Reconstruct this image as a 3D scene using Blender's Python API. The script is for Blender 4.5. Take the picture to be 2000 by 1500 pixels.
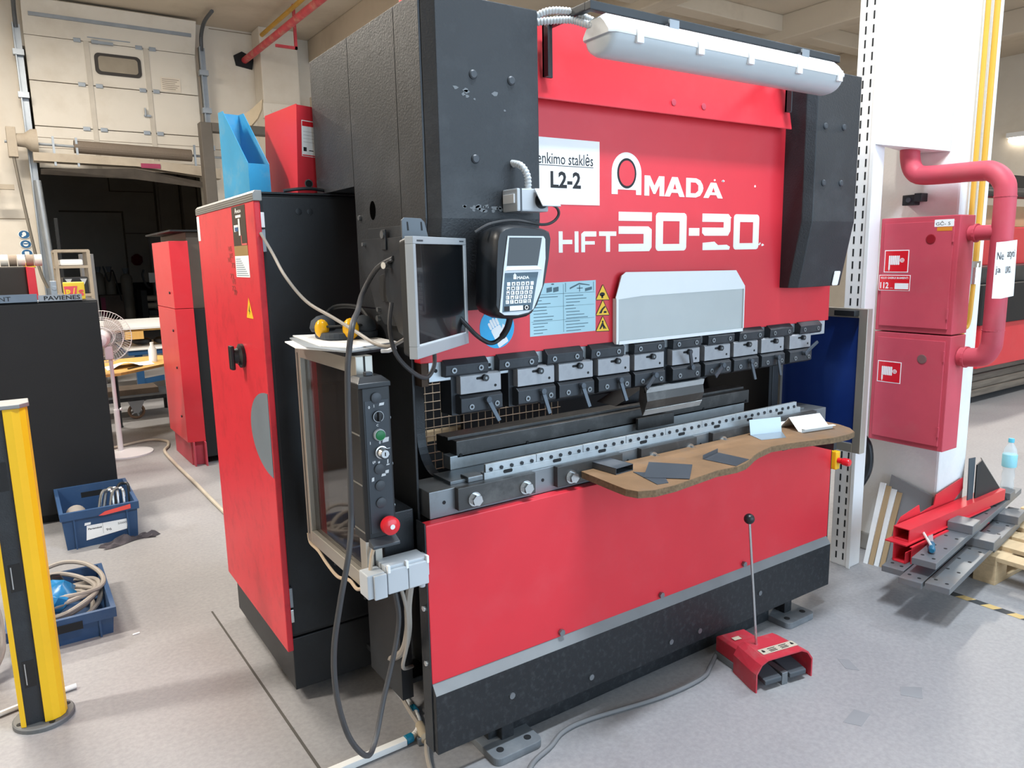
import bpy, bmesh, math, random
from mathutils import Matrix, Vector
from math import pi, sin, cos, radians
random.seed(7)
for _o in list(bpy.data.objects):
    bpy.data.objects.remove(_o)
SC = bpy.context.scene
COL = SC.collection

# ------------------------------------------------------------------ camera
cam_d = bpy.data.cameras.new('camera')
cam_d.sensor_width = 36.0
cam_d.lens = 26.026
cam_d.clip_end = 200
cam = bpy.data.objects.new('camera', cam_d)
COL.objects.link(cam)
_r = Vector((0.82791382, -0.5604832, -0.02042785))
_d = Vector((-0.11170891, -0.12909823, -0.98531963))
_f = Vector((0.5496179, 0.8180417, -0.16949318))
mw = Matrix.Identity(4)
for i in range(3):
    mw[i][0] = _r[i]; mw[i][1] = -_d[i]; mw[i][2] = -_f[i]
mw[0][3], mw[1][3], mw[2][3] = -0.94822, -1.86622, 1.62752
cam.matrix_world = mw
SC.camera = cam

# ------------------------------------------------------------------ light
w = bpy.data.worlds.new('world'); SC.world = w
w.use_nodes = True
w.node_tree.nodes['Background'].inputs[0].default_value = (0.74, 0.87, 1.0, 1)
w.node_tree.nodes['Background'].inputs[1].default_value = 1.0
SC.view_settings.view_transform = 'Standard'
SC.view_settings.look = 'None'
SC.view_settings.gamma = 1.0
SC.view_settings.use_curve_mapping = False
SC.view_settings.exposure = 0.02

def area(name, loc, size, power, color, rot=(0, 0, 0)):
    l = bpy.data.lights.new(name, 'AREA'); l.shape = 'RECTANGLE'
    l.size, l.size_y = size; l.energy = power; l.color = color
    o = bpy.data.objects.new(name, l); COL.objects.link(o)
    o.location = loc; o.rotation_euler = rot
    return o
WARM = (1.0, 0.92, 0.81)
NEUT = (1.0, 0.97, 0.93)
# daylight through the tall open gate in the front wall (behind the camera), in the plane of the opening
area('gate_daylight_offscreen', (3.5, -6.75, 2.5), (9.2, 4.9), 430, (0.60, 0.80, 1.0), (radians(90), 0, 0))
COOL = (0.80, 0.90, 1.0)
# ceiling lamps of the hall, all under the ceiling and outside the picture
LAMPS = [(0.9, -1.05, COOL, 270, 'front'), (-4.2, 2.0, WARM, 360, 'left'), (-1.6, 4.2, WARM, 240, 'aisle'), (-1.0, 8.6, WARM, 250, 'gateway'),
         (4.4, 3.6, NEUT, 110, 'middle'), (6.2, -1.2, COOL, 120, 'right'), (9.5, 3.0, WARM, 380, 'rear_right'), (13.0, -1.0, WARM, 300, 'far_right')]

# ------------------------------------------------------------------ materials
def lin(h):
    h = h.lstrip('#')
    c = [int(h[i:i+2], 16)/255 for i in (0, 2, 4)]
    return tuple((v/12.92 if v <= .04045 else ((v+.055)/1.055)**2.4) for v in c)+(1,)
MATS = {}
def mat(name, col, rough=.5, metal=0., var=.08, scale=6., bump=0., bscale=200., trans=0., alpha=1., emit=None, estr=0., dirt=None, dirt_amt=.3, dirt_scale=3., coat=0., ior=1.45, stretch=None):
    if name in MATS: return MATS[name]
    m = bpy.data.materials.new(name); m.use_nodes = True
    nt = m.node_tree; N = nt.nodes; L = nt.links
    b = N['Principled BSDF']
    c = lin(col)
    b.inputs['Roughness'].default_value = rough
    b.inputs['Metallic'].default_value = metal
    b.inputs['IOR'].default_value = ior
    b.inputs['Coat Weight'].default_value = coat
    b.inputs['Transmission Weight'].default_value = trans
    b.inputs['Alpha'].default_value = alpha
    tc = N.new('ShaderNodeTexCoord')
    src = tc.outputs['Object']
    if stretch:
        mp = N.new('ShaderNodeMapping'); mp.inputs['Scale'].default_value = stretch
        L.new(src, mp.inputs['Vector']); src = mp.outputs[0]
    nz = N.new('ShaderNodeTexNoise'); nz.inputs['Scale'].default_value = scale; nz.inputs['Detail'].default_value = 6
    L.new(src, nz.inputs['Vector'])
    mx = N.new('ShaderNodeMix'); mx.data_type = 'RGBA'
    lo = tuple(max(0, v*(1-var*2)) for v in c[:3])+(1,); hi = tuple(min(1, v*(1+var*2)) for v in c[:3])+(1,)
    mx.inputs[6].default_value = lo; mx.inputs[7].default_value = hi
    L.new(nz.outputs[0], mx.inputs[0])
    out = mx.outputs[2]
    if dirt:
        n2 = N.new('ShaderNodeTexNoise'); n2.inputs['Scale'].default_value = dirt_scale; n2.inputs['Detail'].default_value = 9; n2.inputs['Roughness'].default_value = .65
        L.new(src, n2.inputs['Vector'])
        rp = N.new('ShaderNodeValToRGB'); rp.color_ramp.elements[0].position = .5; rp.color_ramp.elements[1].position = .72
        rp.color_ramp.elements[0].color = (0, 0, 0, 1); rp.color_ramp.elements[1].color = (dirt_amt, dirt_amt, dirt_amt, 1)
        L.new(n2.outputs[0], rp.inputs[0])
        m2 = N.new('ShaderNodeMix'); m2.data_type = 'RGBA'
        L.new(rp.outputs[0], m2.inputs[0]); L.new(out, m2.inputs[6]); m2.inputs[7].default_value = lin(dirt)
        out = m2.outputs[2]
    L.new(out, b.inputs['Base Color'])
    if bump:
        n3 = N.new('ShaderNodeTexNoise'); n3.inputs['Scale'].default_value = bscale; n3.inputs['Detail'].default_value = 3
        L.new(src, n3.inputs['Vector'])
        bp = N.new('ShaderNodeBump'); bp.inputs['Strength'].default_value = bump; bp.inputs['Distance'].default_value = .002
        L.new(n3.outputs[0], bp.inputs['Height']); L.new(bp.outputs[0], b.inputs['Normal'])
    if emit:
        b.inputs['Emission Color'].default_value = lin(emit); b.inputs['Emission Strength'].default_value = estr
    m.diffuse_color = c
    MATS[name] = m
    return m
RED = mat('red_paint', '#d22f3b', .38, var=.03, bump=.02, bscale=500, dirt='#e06a70', dirt_amt=.10, dirt_scale=5)
REDS = mat('red_side_paint', '#d22f3b', .4, var=.05, dirt='#7a1416', dirt_amt=.3, dirt_scale=14, bump=.03, bscale=300)
FOOTM = mat('dusty_foot', '#666b70', .65, var=.15, dirt='#8d8f90', dirt_amt=.4, dirt_scale=12)
REDF = mat('red_dusty_paint', '#c24a5a', .55, var=.08, dirt='#b76a6c', dirt_amt=.28, dirt_scale=5)
BLK = mat('black_textured_paint', '#26292d', .42, var=.12, bump=.35, bscale=260, dirt='#66717c', dirt_amt=.12, dirt_scale=5)
BLKT = mat('tower_textured_paint', '#26292d', .45, var=.12, bump=.55, bscale=170, dirt='#787d82', dirt_amt=.10, dirt_scale=5)
BLKC = mat('cabinet_black_paint', '#202225', .45, var=.08, bump=.15, bscale=300, dirt='#3c444c', dirt_amt=.25, dirt_scale=3)
SKIRT = mat('scratched_black', '#191c20', .5, var=.15, dirt='#6f7377', dirt_amt=.16, dirt_scale=45, bump=.1)
SKTOP = mat('skirt_edge_grey', '#7d8183', .6, var=.1)
DARK = mat('dark_metal', '#31353a', .42, .3, var=.15, dirt='#565c62', dirt_amt=.25, dirt_scale=12)
HOLE = mat('hole_black', '#050505', 1.0, ior=1.0)
DARKR = mat('dark_rough', '#17191c', .7, var=.1)
BARM = mat('blackened_bar', '#4a4a4a', .42, .55, var=.15, dirt='#8a8a88', dirt_amt=.3, dirt_scale=10)
STEEL = mat('ground_steel', '#b4bcc1', .45, .6, var=.08, scale=20, dirt='#6c665e', dirt_amt=.25, dirt_scale=16)
STEELD = mat('worn_steel', '#84898d', .4, .75, var=.12, dirt='#5a544c', dirt_amt=.4, dirt_scale=9)
PLATEM = mat('holder_plate', '#999ca1', .45, .35, var=.06, dirt='#7f8287', dirt_amt=.4, dirt_scale=25)
CHROME = mat('bright_bolt', '#c9ccce', .22, .95, var=.05)
ALU = mat('aluminium_profile', '#b9b5ac', .35, .7, var=.05)
ALUD = mat('aluminium_slot', '#3a3937', .6, .4)
GREYP = mat('grey_plastic', '#b4bac0', .45, var=.03)
GREYD = mat('dark_grey_plastic', '#3b4046', .45, var=.05)
BLKP = mat('black_plastic', '#1c1f23', .38, var=.08, bump=.05)
WHITEP = mat('white_plastic', '#e6e8ea', .35, var=.02)
DIFF = mat('lamp_diffuser', '#d5dce0', .3, var=.02, trans=.25)
WHITE = mat('white_print', '#eef0f0', .5, var=.02, dirt='#c9a0a4', dirt_amt=.15, dirt_scale=60)
PAPER = mat('paper', '#f1f3f4', .7, var=.02)
INK = mat('black_ink', '#15171b', .6)
GREEN = mat('green_cap', '#0c6b3a', .35)
REDCAP = mat('red_cap', '#d81f2c', .3, coat=.4)
YEL = mat('yellow_paint', '#edbd1f', .42, var=.05, bump=.03)
YELD = mat('yellow_sticker', '#f0c02a', .45, var=.02)
CYAN = mat('cyan_sticker', '#17a6de', .4, var=.02)
BLUEST = mat('pale_blue_sticker', '#a6ccd8', .45, var=.03)
BLUE = mat('blue_panel', '#0d2b6e', .45, var=.1, dirt='#22407e', dirt_amt=.3, dirt_scale=2)
CRATE = mat('crate_blue', '#2c4a70', .5, var=.1, dirt='#53647c', dirt_amt=.3, dirt_scale=8)
BFILE = mat('blue_translucent', '#3ea3d4', .35, var=.1, scale=9, alpha=.88, dirt='#8fb8c9', dirt_amt=.5, dirt_scale=10)
GLASS = mat('guard_glass', '#2b2521', .04, var=.02, alpha=.6, ior=2.2)
SCREEN = mat('screen', '#101214', .2, var=.05, coat=.3)
CLEAR = mat('frosted_acrylic', '#c3cbcc', .3, var=.04, alpha=.80)
CLEARE = mat('acrylic_edge', '#dfe5e8', .3, var=.02)
WOODT = mat('chipboard', '#846649', .7, var=.14, scale=14, bump=.2, bscale=160, dirt='#6f655c', dirt_amt=.65, dirt_scale=5)
WOODE = mat('chipboard_edge', '#6f5b44', .85, var=.35, scale=90, bump=.5, bscale=300)
PINE = mat('pallet_wood', '#cdb48f', .75, var=.12, scale=5, stretch=(1, 8, 8), dirt='#9c8768', dirt_amt=.4, dirt_scale=4)
DESKW = mat('desk_wood', '#d0a45c', .5, var=.08, stretch=(6, 1, 1))
CABLE = mat('dark_cable', '#3b3b3d', .5, var=.1)
CABLEG = mat('grey_cable', '#9a938b', .55, var=.12)
CONDW = mat('white_conduit', '#e4e5e4', .45, var=.03, dirt='#b9b2a6', dirt_amt=.3)
CONDG = mat('grey_conduit', '#bcc0c2', .5, var=.05)
TEAL = mat('teal_clip', '#14708f', .45)
LEATHER = mat('dark_cloth', '#4b474d', .9, var=.2, scale=40, bump=.3)
AMBER = mat('amber_lens', '#f2b41a', .25, var=.05)
CREAM = mat('cream_wall', '#dcd5c9', .85, var=.03, scale=1.5, bump=.1, bscale=40, dirt='#b5a68f', dirt_amt=.3, dirt_scale=.8)
DOORM = mat('sectional_door', '#dad4c9', .6, var=.03, scale=2, dirt='#b3a691', dirt_amt=.35, dirt_scale=1.2)
CEIL = mat('ceiling_concrete', '#cdc1af', .9, var=.05, scale=.8, dirt='#93826c', dirt_amt=.4, dirt_scale=.7)
GALV = mat('galvanised', '#9aa1a8', .45, .6, var=.1)
WHITEM = mat('white_steel', '#e9eaea', .5, var=.02, dirt='#c4bdb0', dirt_amt=.2, dirt_scale=3)
PILLAR = mat('white_masonry', '#e8eaea', .8, var=.02, bump=.5, bscale=60, dirt='#b7bcc0', dirt_amt=.3, dirt_scale=3)
FLOORM = None
def floor_mat():
    m = bpy.data.materials.new('concrete_floor'); m.use_nodes = True
    nt = m.node_tree; N = nt.nodes; L = nt.links; b = N['Principled BSDF']
    tc = N.new('ShaderNodeTexCoord')
    def noise(s, d=8, r=.6):
        n = N.new('ShaderNodeTexNoise'); n.inputs['Scale'].default_value = s; n.inputs['Detail'].default_value = d; n.inputs['Roughness'].default_value = r
        L.new(tc.outputs['Object'], n.inputs['Vector']); return n.outputs[0]
    def ramp(s, a, bb, ca, cb):
        r = N.new('ShaderNodeValToRGB'); r.color_ramp.elements[0].position = a; r.color_ramp.elements[1].position = bb
        r.color_ramp.elements[0].color = ca; r.color_ramp.elements[1].color = cb; L.new(s, r.inputs[0]); return r.outputs[0]
    base = ramp(noise(1.1), .3, .7, lin('#87878a'), lin('#979698'))
    fine = ramp(noise(55, 4), .35, .65, lin('#7a7a7c'), lin('#a3a2a2'))
    m1 = N.new('ShaderNodeMix'); m1.data_type = 'RGBA'; m1.inputs[0].default_value = .28
    L.new(base, m1.inputs[6]); L.new(fine, m1.inputs[7])
    st = ramp(noise(2.3, 10, .7), .58, .75, (0, 0, 0, 1), (.55, .55, .55, 1))
    m2 = N.new('ShaderNodeMix'); m2.data_type = 'RGBA'
    L.new(st, m2.inputs[0]); L.new(m1.outputs[2], m2.inputs[6]); m2.inputs[7].default_value = lin('#757371')
    L.new(m2.outputs[2], b.inputs['Base Color'])
    b.inputs['Roughness'].default_value = .55
    bp = N.new('ShaderNodeBump'); bp.inputs['Strength'].default_value = .15; bp.inputs['Distance'].default_value = .002
    L.new(noise(120, 3), bp.inputs['Height']); L.new(bp.outputs[0], b.inputs['Normal'])
    return m
FLOORM = floor_mat()

# ------------------------------------------------------------------ mesh helper
def catmull(pts, k=6):
    P = [Vector(p) for p in pts]
    if len(P) < 3: return P
    out = []
    for i in range(len(P)-1):
        p0 = P[max(i-1, 0)]; p1 = P[i]; p2 = P[i+1]; p3 = P[min(i+2, len(P)-1)]
        for j in range(k):
            t = j/k
            out.append(.5*((2*p1)+(p2-p0)*t+(2*p0-5*p1+4*p2-p3)*t*t+(3*p1-p0-3*p2+p3)*t**3))
    out.append(P[-1])
    return out
class M:
    def __init__(s, T=None):
        s.v = []; s.f = []; s.T = T
    def add(s, vs, fs):
        n = len(s.v)
        for p in vs:
            p = Vector(p); s.v.append(s.T @ p if s.T else p)
        s.f += [tuple(i+n for i in f) for f in fs]
        return s
    def box(s, x0, x1, y0, y1, z0, z1):
        return s.add([(x0,y0,z0),(x1,y0,z0),(x1,y1,z0),(x0,y1,z0),(x0,y0,z1),(x1,y0,z1),(x1,y1,z1),(x0,y1,z1)],
                     [(0,3,2,1),(4,5,6,7),(0,1,5,4),(1,2,6,5),(2,3,7,6),(3,0,4,7)])
    def loft(s, rings, cap=True):
        n = len(rings[0]); vs = [p for r in rings for p in r]; fs = []
        for k in range(len(rings)-1):
            for i in range(n):
                j = (i+1) % n
                fs.append((k*n+i, k*n+j, (k+1)*n+j, (k+1)*n+i))
        if cap:
            fs.append(tuple(reversed(range(n)))); fs.append(tuple(range((len(rings)-1)*n, len(rings)*n)))
        return s.add(vs, fs)
    def prism(s, poly, ax, a, b):
        def pt(p, t):
            return {'x': (t, p[0], p[1]), 'y': (p[0], t, p[1]), 'z': (p[0], p[1], t)}[ax]
        return s.loft([[pt(p, a) for p in poly], [pt(p, b) for p in poly]])
    def cyl(s, p0, p1, r0, r1=None, n=16, cap=True):
        if r1 is None: r1 = r0
        p0 = Vector(p0); p1 = Vector(p1); d = (p1-p0).normalized()
        u = d.orthogonal().normalized(); w_ = d.cross(u)
        return s.loft([[p+(u*cos(2*pi*i/n)+w_*sin(2*pi*i/n))*r for i in range(n)] for p, r in ((p0, r0), (p1, r1))], cap)
    def lathe(s, prof, o=(0, 0, 0), d=(0, 0, 1), n=20):
        o = Vector(o); d = Vector(d).normalized(); u = d.orthogonal().normalized(); w_ = d.cross(u)
        return s.loft([[o+d*h+(u*cos(2*pi*i/n)+w_*sin(2*pi*i/n))*max(r, 1e-4) for i in range(n)] for r, h in prof])
    def tube(s, pts, r, n=8, k=6, closed=False):
        P = catmull(pts, k) if k > 1 else [Vector(p) for p in pts]
        rings = []; u = None
        for i, p in enumerate(P):
            t = (P[min(i+1, len(P)-1)]-P[max(i-1, 0)])
            if t.length < 1e-9: t = Vector((0, 0, 1))
            t.normalize()
            if u is None: u = t.orthogonal().normalized()
            else:
                u = (u-t*u.dot(t))
                u = u.normalized() if u.length > 1e-6 else t.orthogonal().normalized()
            w_ = t.cross(u)
            rr = r(i/(len(P)-1)) if callable(r) else r
            rings.append([p+(u*cos(2*pi*j/n)+w_*sin(2*pi*j/n))*rr for j in range(n)])
        return s.loft(rings)
    def sphere(s, c, r, n=14, sx=1, sy=1, sz=1):
        c = Vector(c); rings = []
        m = n//2
        for k in range(m+1):
            a = -pi/2+pi*k/m
            rr = max(cos(a), 1e-3)*r
            rings.append([c+Vector((cos(2*pi*i/n)*rr*sx, sin(2*pi*i/n)*rr*sy, sin(a)*r*sz)) for i in range(n)])
        return s.loft(rings)
    def build(s, name, m, parent=None, bevel=0, smooth=False, seg=2):
        me = bpy.data.meshes.new(name)
        bm = bmesh.new()
        vs = [bm.verts.new(p) for p in s.v]
        for f in s.f:
            try: bm.faces.new([vs[i] for i in f])
            except ValueError: pass
        bmesh.ops.recalc_face_normals(bm, faces=bm.faces)
        if bevel:
            es = [e for e in bm.edges if len(e.link_faces) == 2 and e.calc_face_angle(0) > radians(35)]
            bmesh.ops.bevel(bm, geom=es, offset=bevel, segments=seg, affect='EDGES', clamp_overlap=True, profile=.6)
        if smooth:
            for f in bm.faces: f.smooth = True
            for e in bm.edges:
                if len(e.link_faces) == 2 and e.calc_face_angle(0) > radians(40): e.smooth = False
        bm.to_mesh(me); bm.free()
        me.materials.append(m)
        o = bpy.data.objects.new(name, me); COL.objects.link(o)
        if parent: par(o, parent)
        return o
OFF = {}
def par(o, p):
    o.parent = p
    o.location = Vector(o.location)-Vector(OFF.get(p.name, (0, 0, 0)))
def thing(name, label, cat, loc, group=None):
    o = bpy.data.objects.new(name, None); COL.objects.link(o)
    o.location = loc; OFF[o.name] = tuple(loc); o.empty_display_size = .1
    o['label'] = label; o['category'] = cat
    if group: o['group'] = group
    return o
def tag(o, label, cat, group=None, kind=None):
    o['label'] = label; o['category'] = cat
    if group: o['group'] = group
    if kind: o['kind'] = kind
    return o
def struct(o):
    o['kind'] = 'structure'; return o
def dup(o, dx, parent):
    c = o.copy(); COL.objects.link(c); c.parent = parent
    c.location = Vector(o.location)+Vector(dx)
    for ch in list(o.children):
        g = ch.copy(); COL.objects.link(g); g.parent = c
    return c
# plane frames for flat print: local (a,b,c) -> world
def frameXZ(x, y, z): # facing -Y
    return Matrix(((1,0,0,x),(0,0,-1,y),(0,1,0,z),(0,0,0,1)))
def frameYZ(x, y, z): # facing -X : local a runs towards -Y
    return Matrix(((0,0,-1,x),(-1,0,0,y),(0,1,0,z),(0,0,0,1)))
_TC = {}
def text_mesh(s, bold=0.):
    k = (s, bold)
    if k not in _TC:
        cu = bpy.data.curves.new('t', 'FONT'); cu.body = s; cu.size = 1; cu.offset = bold; cu.resolution_u = 2
        o = bpy.data.objects.new('t', cu); COL.objects.link(o)
        bpy.context.view_layer.update()
        me = bpy.data.meshes.new_from_object(o.evaluated_get(bpy.context.evaluated_depsgraph_get()))
        vs = [v.co.copy() for v in me.vertices]; fs = [tuple(p.vertices) for p in me.polygons]
        bpy.data.objects.remove(o); bpy.data.curves.remove(cu); bpy.data.meshes.remove(me)
        x0 = min(v.x for v in vs); x1 = max(v.x for v in vs); y0 = min(v.y for v in vs); y1 = max(v.y for v in vs)
        _TC[k] = (vs, fs, x0, x1, y0, y1)
    return _TC[k]
def put_text(mb, s, a0, a1, b0, b1, c, bold=0., keep=False):
    """flat lettering filling the local rectangle a0..a1 x b0..b1 at height c above the surface"""
    vs, fs, x0, x1, y0, y1 = text_mesh(s, bold)
    sx = (a1-a0)/(x1-x0); sy = (b1-b0)/(y1-y0)
    if keep: sx = sy = min(sx, sy)
    mb.add([(a0+(v.x-x0)*sx, b0+(v.y-y0)*sy, c) for v in vs], fs)
def flat(mb, poly, c, t=.0006):
    """thin plate with outline poly (local a,b) from c-t to c"""
    mb.loft([[(p[0], p[1], c-t) for p in poly], [(p[0], p[1], c) for p in poly]])
def rect(a0, a1, b0, b1): return [(a0, b0), (a1, b0), (a1, b1), (a0, b1)]
def ell(ca, cb, ra, rb, n=32): return [(ca+ra*cos(2*pi*i/n), cb+rb*sin(2*pi*i/n)) for i in range(n)]
def rrect(a0, a1, b0, b1, r, n=5):
    out = []
    for (cx, cy, s0) in ((a1-r, b0+r, -pi/2), (a1-r, b1-r, 0), (a0+r, b1-r, pi/2), (a0+r, b0+r, pi)):
        for i in range(n+1):
            t = s0+i*pi/2/n; out.append((cx+r*cos(t), cy+r*sin(t)))
    return out
def rotz(a, x=0, y=0, z=0): return Matrix.Translation((x, y, z)) @ Matrix.Rotation(a, 4, 'Z')
# ================================================================== the place
fl = struct(M().box(-7, 17, -7, 12.2, -.2, 0).box(-7, 17, 12.2, 27, -.2, 0).build('floor', FLOORM))
jm = M(); jm.loft([[(-.322, 1.66, .0003), (-.314, 1.66, .0003), (-.277, .25, .0003), (-.287, .25, .0003)], [(-.322, 1.66, .0012), (-.314, 1.66, .0012), (-.277, .25, .0012), (-.287, .25, .0012)]])
jm.build('floor_joint', mat('joint_dark', '#4c4a47', .8), fl)
for pts in ([(1.30, -.55), (1.40, -.53), (1.42, -.58), (1.33, -.60)], [(1.62, -.58), (1.67, -.55), (1.73, -.60), (1.66, -.64)], [(1.62, -.36), (1.66, -.30), (1.69, -.33), (1.65, -.40)], [(.62, -.42), (.66, -.39), (.65, -.44)], [(-.30, .55), (-.285, .565), (-.28, .55)]):
    M().prism(pts, 'z', .0002, .0008).build('floor_stain', mat('stain_grey', '#85878a', .6, var=.1), fl)
OX0, OX1, OZ = -.42, 2.06, 3.12       # gateway in the rear wall
wb = M().box(-7, OX0, 12, 12.3, 0, 5.56).box(OX1, 17, 12, 12.3, 0, 5.56).box(OX0, OX1, 12, 12.3, 4.9, 5.56)
wb = struct(wb.build('wall_back', CREAM))
# slab joints in the rear wall panels
for (x0, x1, z0, z1) in ((2.3, 2.62, 3.55, 3.56), (2.62, 2.63, 1.2, 3.56), (-.95, -.94, 2.4, 4.6), (-6, -.55, 2.35, 2.36), (2.35, 3.1, 5.52, 5.53), (-1.5, -.95, 3.7, 3.71)):
    M().box(x0, x1, 11.992, 12.0, z0, z1).build('panel_joint', mat('panel_joint', '#8f806c', .9), wb)
struct(M().box(3.05, 3.70, 11.55, 12.0, 0, 5.56).build('trim_1', CREAM, None, .02))        # pilaster
wl = struct(M().box(-7.2, -7, -7, 12.3, 0, 5.56).build('wall_left', CREAM))
wr = struct(M().box(17, 17.2, -7, 12.3, 0, 5.56).build('wall_right', CREAM))
struct(M().box(-7, 17, 25, 25.2, 0, 5.6).build('wall_far', CREAM))
struct(M().box(-3.4, -3.2, 12.3, 25, 0, 5.6).build('wall_far_left', CREAM))
struct(M().box(9, 9.2, 12.3, 25, 0, 5.6).build('wall_far_right', CREAM))
wf = M().box(-7, -1.2, -6.9, -6.7, 0, 5.56).box(8.2, 17, -6.9, -6.7, 0, 5.56).box(-1.2, 8.2, -6.9, -6.7, 5.1, 5.56)
struct(wf.build('wall_front', CREAM))
ce = struct(M().box(-7, 17, -7, 25, 5.56, 5.8).build('ceiling', CEIL))
for x in (-3.2, 4.05, 7.2, 10.4, 13.6):
    M().box(x, x+.34, -7, 12, 5.16, 5.56).build('ceiling_beam', CEIL, ce, .02)
for y in (1.5, 6.6):
    M().box(4.4, 17, y, y+.3, 5.30, 5.56).build('cross_beam', CEIL, ce, .02)
# far wall: cladding seams and black base band
fw = bpy.data.objects['wall_far']
SEAM = mat('far_seam', '#8d7f6e', .9); BAND = mat('black_band', '#1b1b1d', .7)
for (x0, x1, z0, z1) in ((.75, 2.05, 4.6, 4.62), (2.05, 3.3, 3.9, 3.92), (3.3, 3.36, 1, 5.4), (2.02, 2.05, 3.9, 5.4), (4.05, 4.1, 1, 5.5), (4.6, 4.63, 1, 5.5), (.6, 2.3, 3.25, 3.30), (2.3, 2.35, 1.2, 3.3), (2.35, 3.4, 2.6, 2.62)):
    M().box(x0, x1, 24.96, 25, z0, z1).build('panel_joint', SEAM, fw)
M().box(-3, 9, 24.9, 25, 0, 1.05).build('base_band', BAND, fw)
for i, x in enumerate((3.42, 4.12)):
    M().box(x, x+.5 - i*.1, 24.8, 25, 0, 5.5).build('wall_rib', CREAM, fw)

# lamps of the hall (fixtures under the ceiling)
for i, (x, y, c, p, where) in enumerate(LAMPS):
    t = thing('ceiling_lamp', 'long twin tube ceiling lamp hanging under the ceiling', 'lamp', (x, y, 5.3), 'ceiling lamps of the hall')
    M().box(x-.75, x+.75, y-.12, y+.12, 5.30, 5.40).build('housing', WHITEM, t, .01)
    for dy, nm in ((-.06, 'first'), (.06, 'second')): M().cyl((x-.7, y+dy, 5.28), (x+.7, y+dy, 5.28), .02, n=10).build(where+'_'+nm+'_tube_offscreen', mat('tube_glow', '#ffffff', .5, emit='#fff1dc', estr=24.), t)
    for dx in (-.5, .5): M().cyl((x+dx, y, 5.40), (x+dx, y, 5.56), .01, n=6).build('hanger', GALV, t)
    area('ceiling_lamp_'+where+'_offscreen', (x, y, 5.24), (1.5, .3), p, c)


# sectional door, rolled up above the gateway
sd = thing('sectional_door', 'raised cream sectional door with small wicket door and oval window', 'door', (.85, 11.9, 3.1))
DX0, DX1 = -.33, 2.07
zs = [3.12, 3.74, 4.40, 5.05]
for i in range(3):
    for (a, b) in ((DX0, .46), (.50, 1.30), (1.34, DX1)):
        M().box(a, b, 11.90, 11.96, zs[i]+.006, zs[i+1]-.006).build('door_panel', DOORM, sd, .006)
M().add([(DX0, 11.90, 5.05), (DX1, 11.90, 5.05), (DX1, 11.62, 5.50), (DX0, 11.62, 5.50), (DX0, 11.96, 5.06), (DX1, 11.96, 5.06), (DX1, 11.68, 5.53), (DX0, 11.68, 5.53)],
        [(0,1,2,3),(7,6,5,4),(0,4,5,1),(1,5,6,2),(2,6,7,3),(3,7,4,0)]).build('top_panel', DOORM, sd)
M().box(-.25, 2.0, 11.72, 11.78, 5.28, 5.33).build('stiffener', GALV, sd)
for x in (.48, 1.32): M().box(x-.035, x+.035, 11.885, 11.90, 3.12, 5.05).build('wicket_stile', mat('door_trim', '#c3bcb0', .5), sd)
for z in zs[1:]:
    for x in (.36, .60, 1.22, 1.42): M().box(x-.05, x+.05, 11.875, 11.89, z-.03, z+.03).build('hinge', GALV, sd, .005)
# ribs of the lowest leaf
for k in range(1, 4):
    for (a, b) in ((DX0, .44), (.52, 1.28), (1.36, DX1)):
        M().box(a, b, 11.893, 11.90, 3.12+k*.15, 3.125+k*.15).build('rib', SEAM, sd)
wi = M(frameXZ(.90, 11.895, 4.74)); flat(wi, rrect(-.33, .33, -.16, .16, .07), .012, .012)
wi = wi.build('window_rim', mat('rubber', '#3a3633', .6), sd)
g2 = M(frameXZ(.90, 11.88, 4.74)); flat(g2, rrect(-.28, .28, -.115, .115, .05), .006, .005); g2.build('window_pane', mat('cloudy_pane', '#9a9182', .2, var=.1), wi)
M().box(1.2, 1.30, 11.85, 11.88, 3.99, 4.02).cyl((1.22, 11.84, 4.0), (1.22, 11.84, 4.12), .015).build('handle', GALV, sd)
M().box(.55, .85, 11.83, 11.86, 5.02, 5.06).box(.5, 1.1, 11.86, 11.89, 5.10, 5.13).build('door_closer', GALV, sd)
nt_ = M(frameXZ(1.50, 11.893, 4.42)); flat(nt_, rect(0, .30, 0, .22), .003, .003); nt_ = nt_.build('notice', mat('old_paper', '#ddd3c4', .8), sd)
nb = M(frameXZ(1.50, 11.889, 4.42))
for k in range(6): flat(nb, rect(.02, .28-(k % 3)*.03, .185-k*.03, .193-k*.03), .0005)
nb.build('print', mat('faded_ink', '#8b7f72', .8), nt_)
# door tracks
for i, x in enumerate((-.42, 2.16)):
    t = thing('door_track', ['galvanised vertical track at the chain side of the raised door', 'curved galvanised track beside the wall with the pipe hole'][i], 'rail', (x, 11.85, 2.4))
    M().box(x-.05, x+.05, 11.80, 11.84, .0 if i == 0 else 3.2, 5.15).box(x-.05, x-.035, 11.72, 11.84, .0 if i == 0 else 3.2, 5.15).build('track', GALV, t)
    M().tube([(x, 11.80, 5.1), (x, 11.74, 5.32), (x, 11.45, 5.46), (x, 10.9, 5.48)], .03, 6).build('curve', mat('dark_galv', '#5d6166', .5, .5), t)
    for z in (3.5, 4.1, 4.7): M().box(x-.08, x+.06, 11.70, 11.82, z, z+.08).build('bracket', GALV, t)
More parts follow.
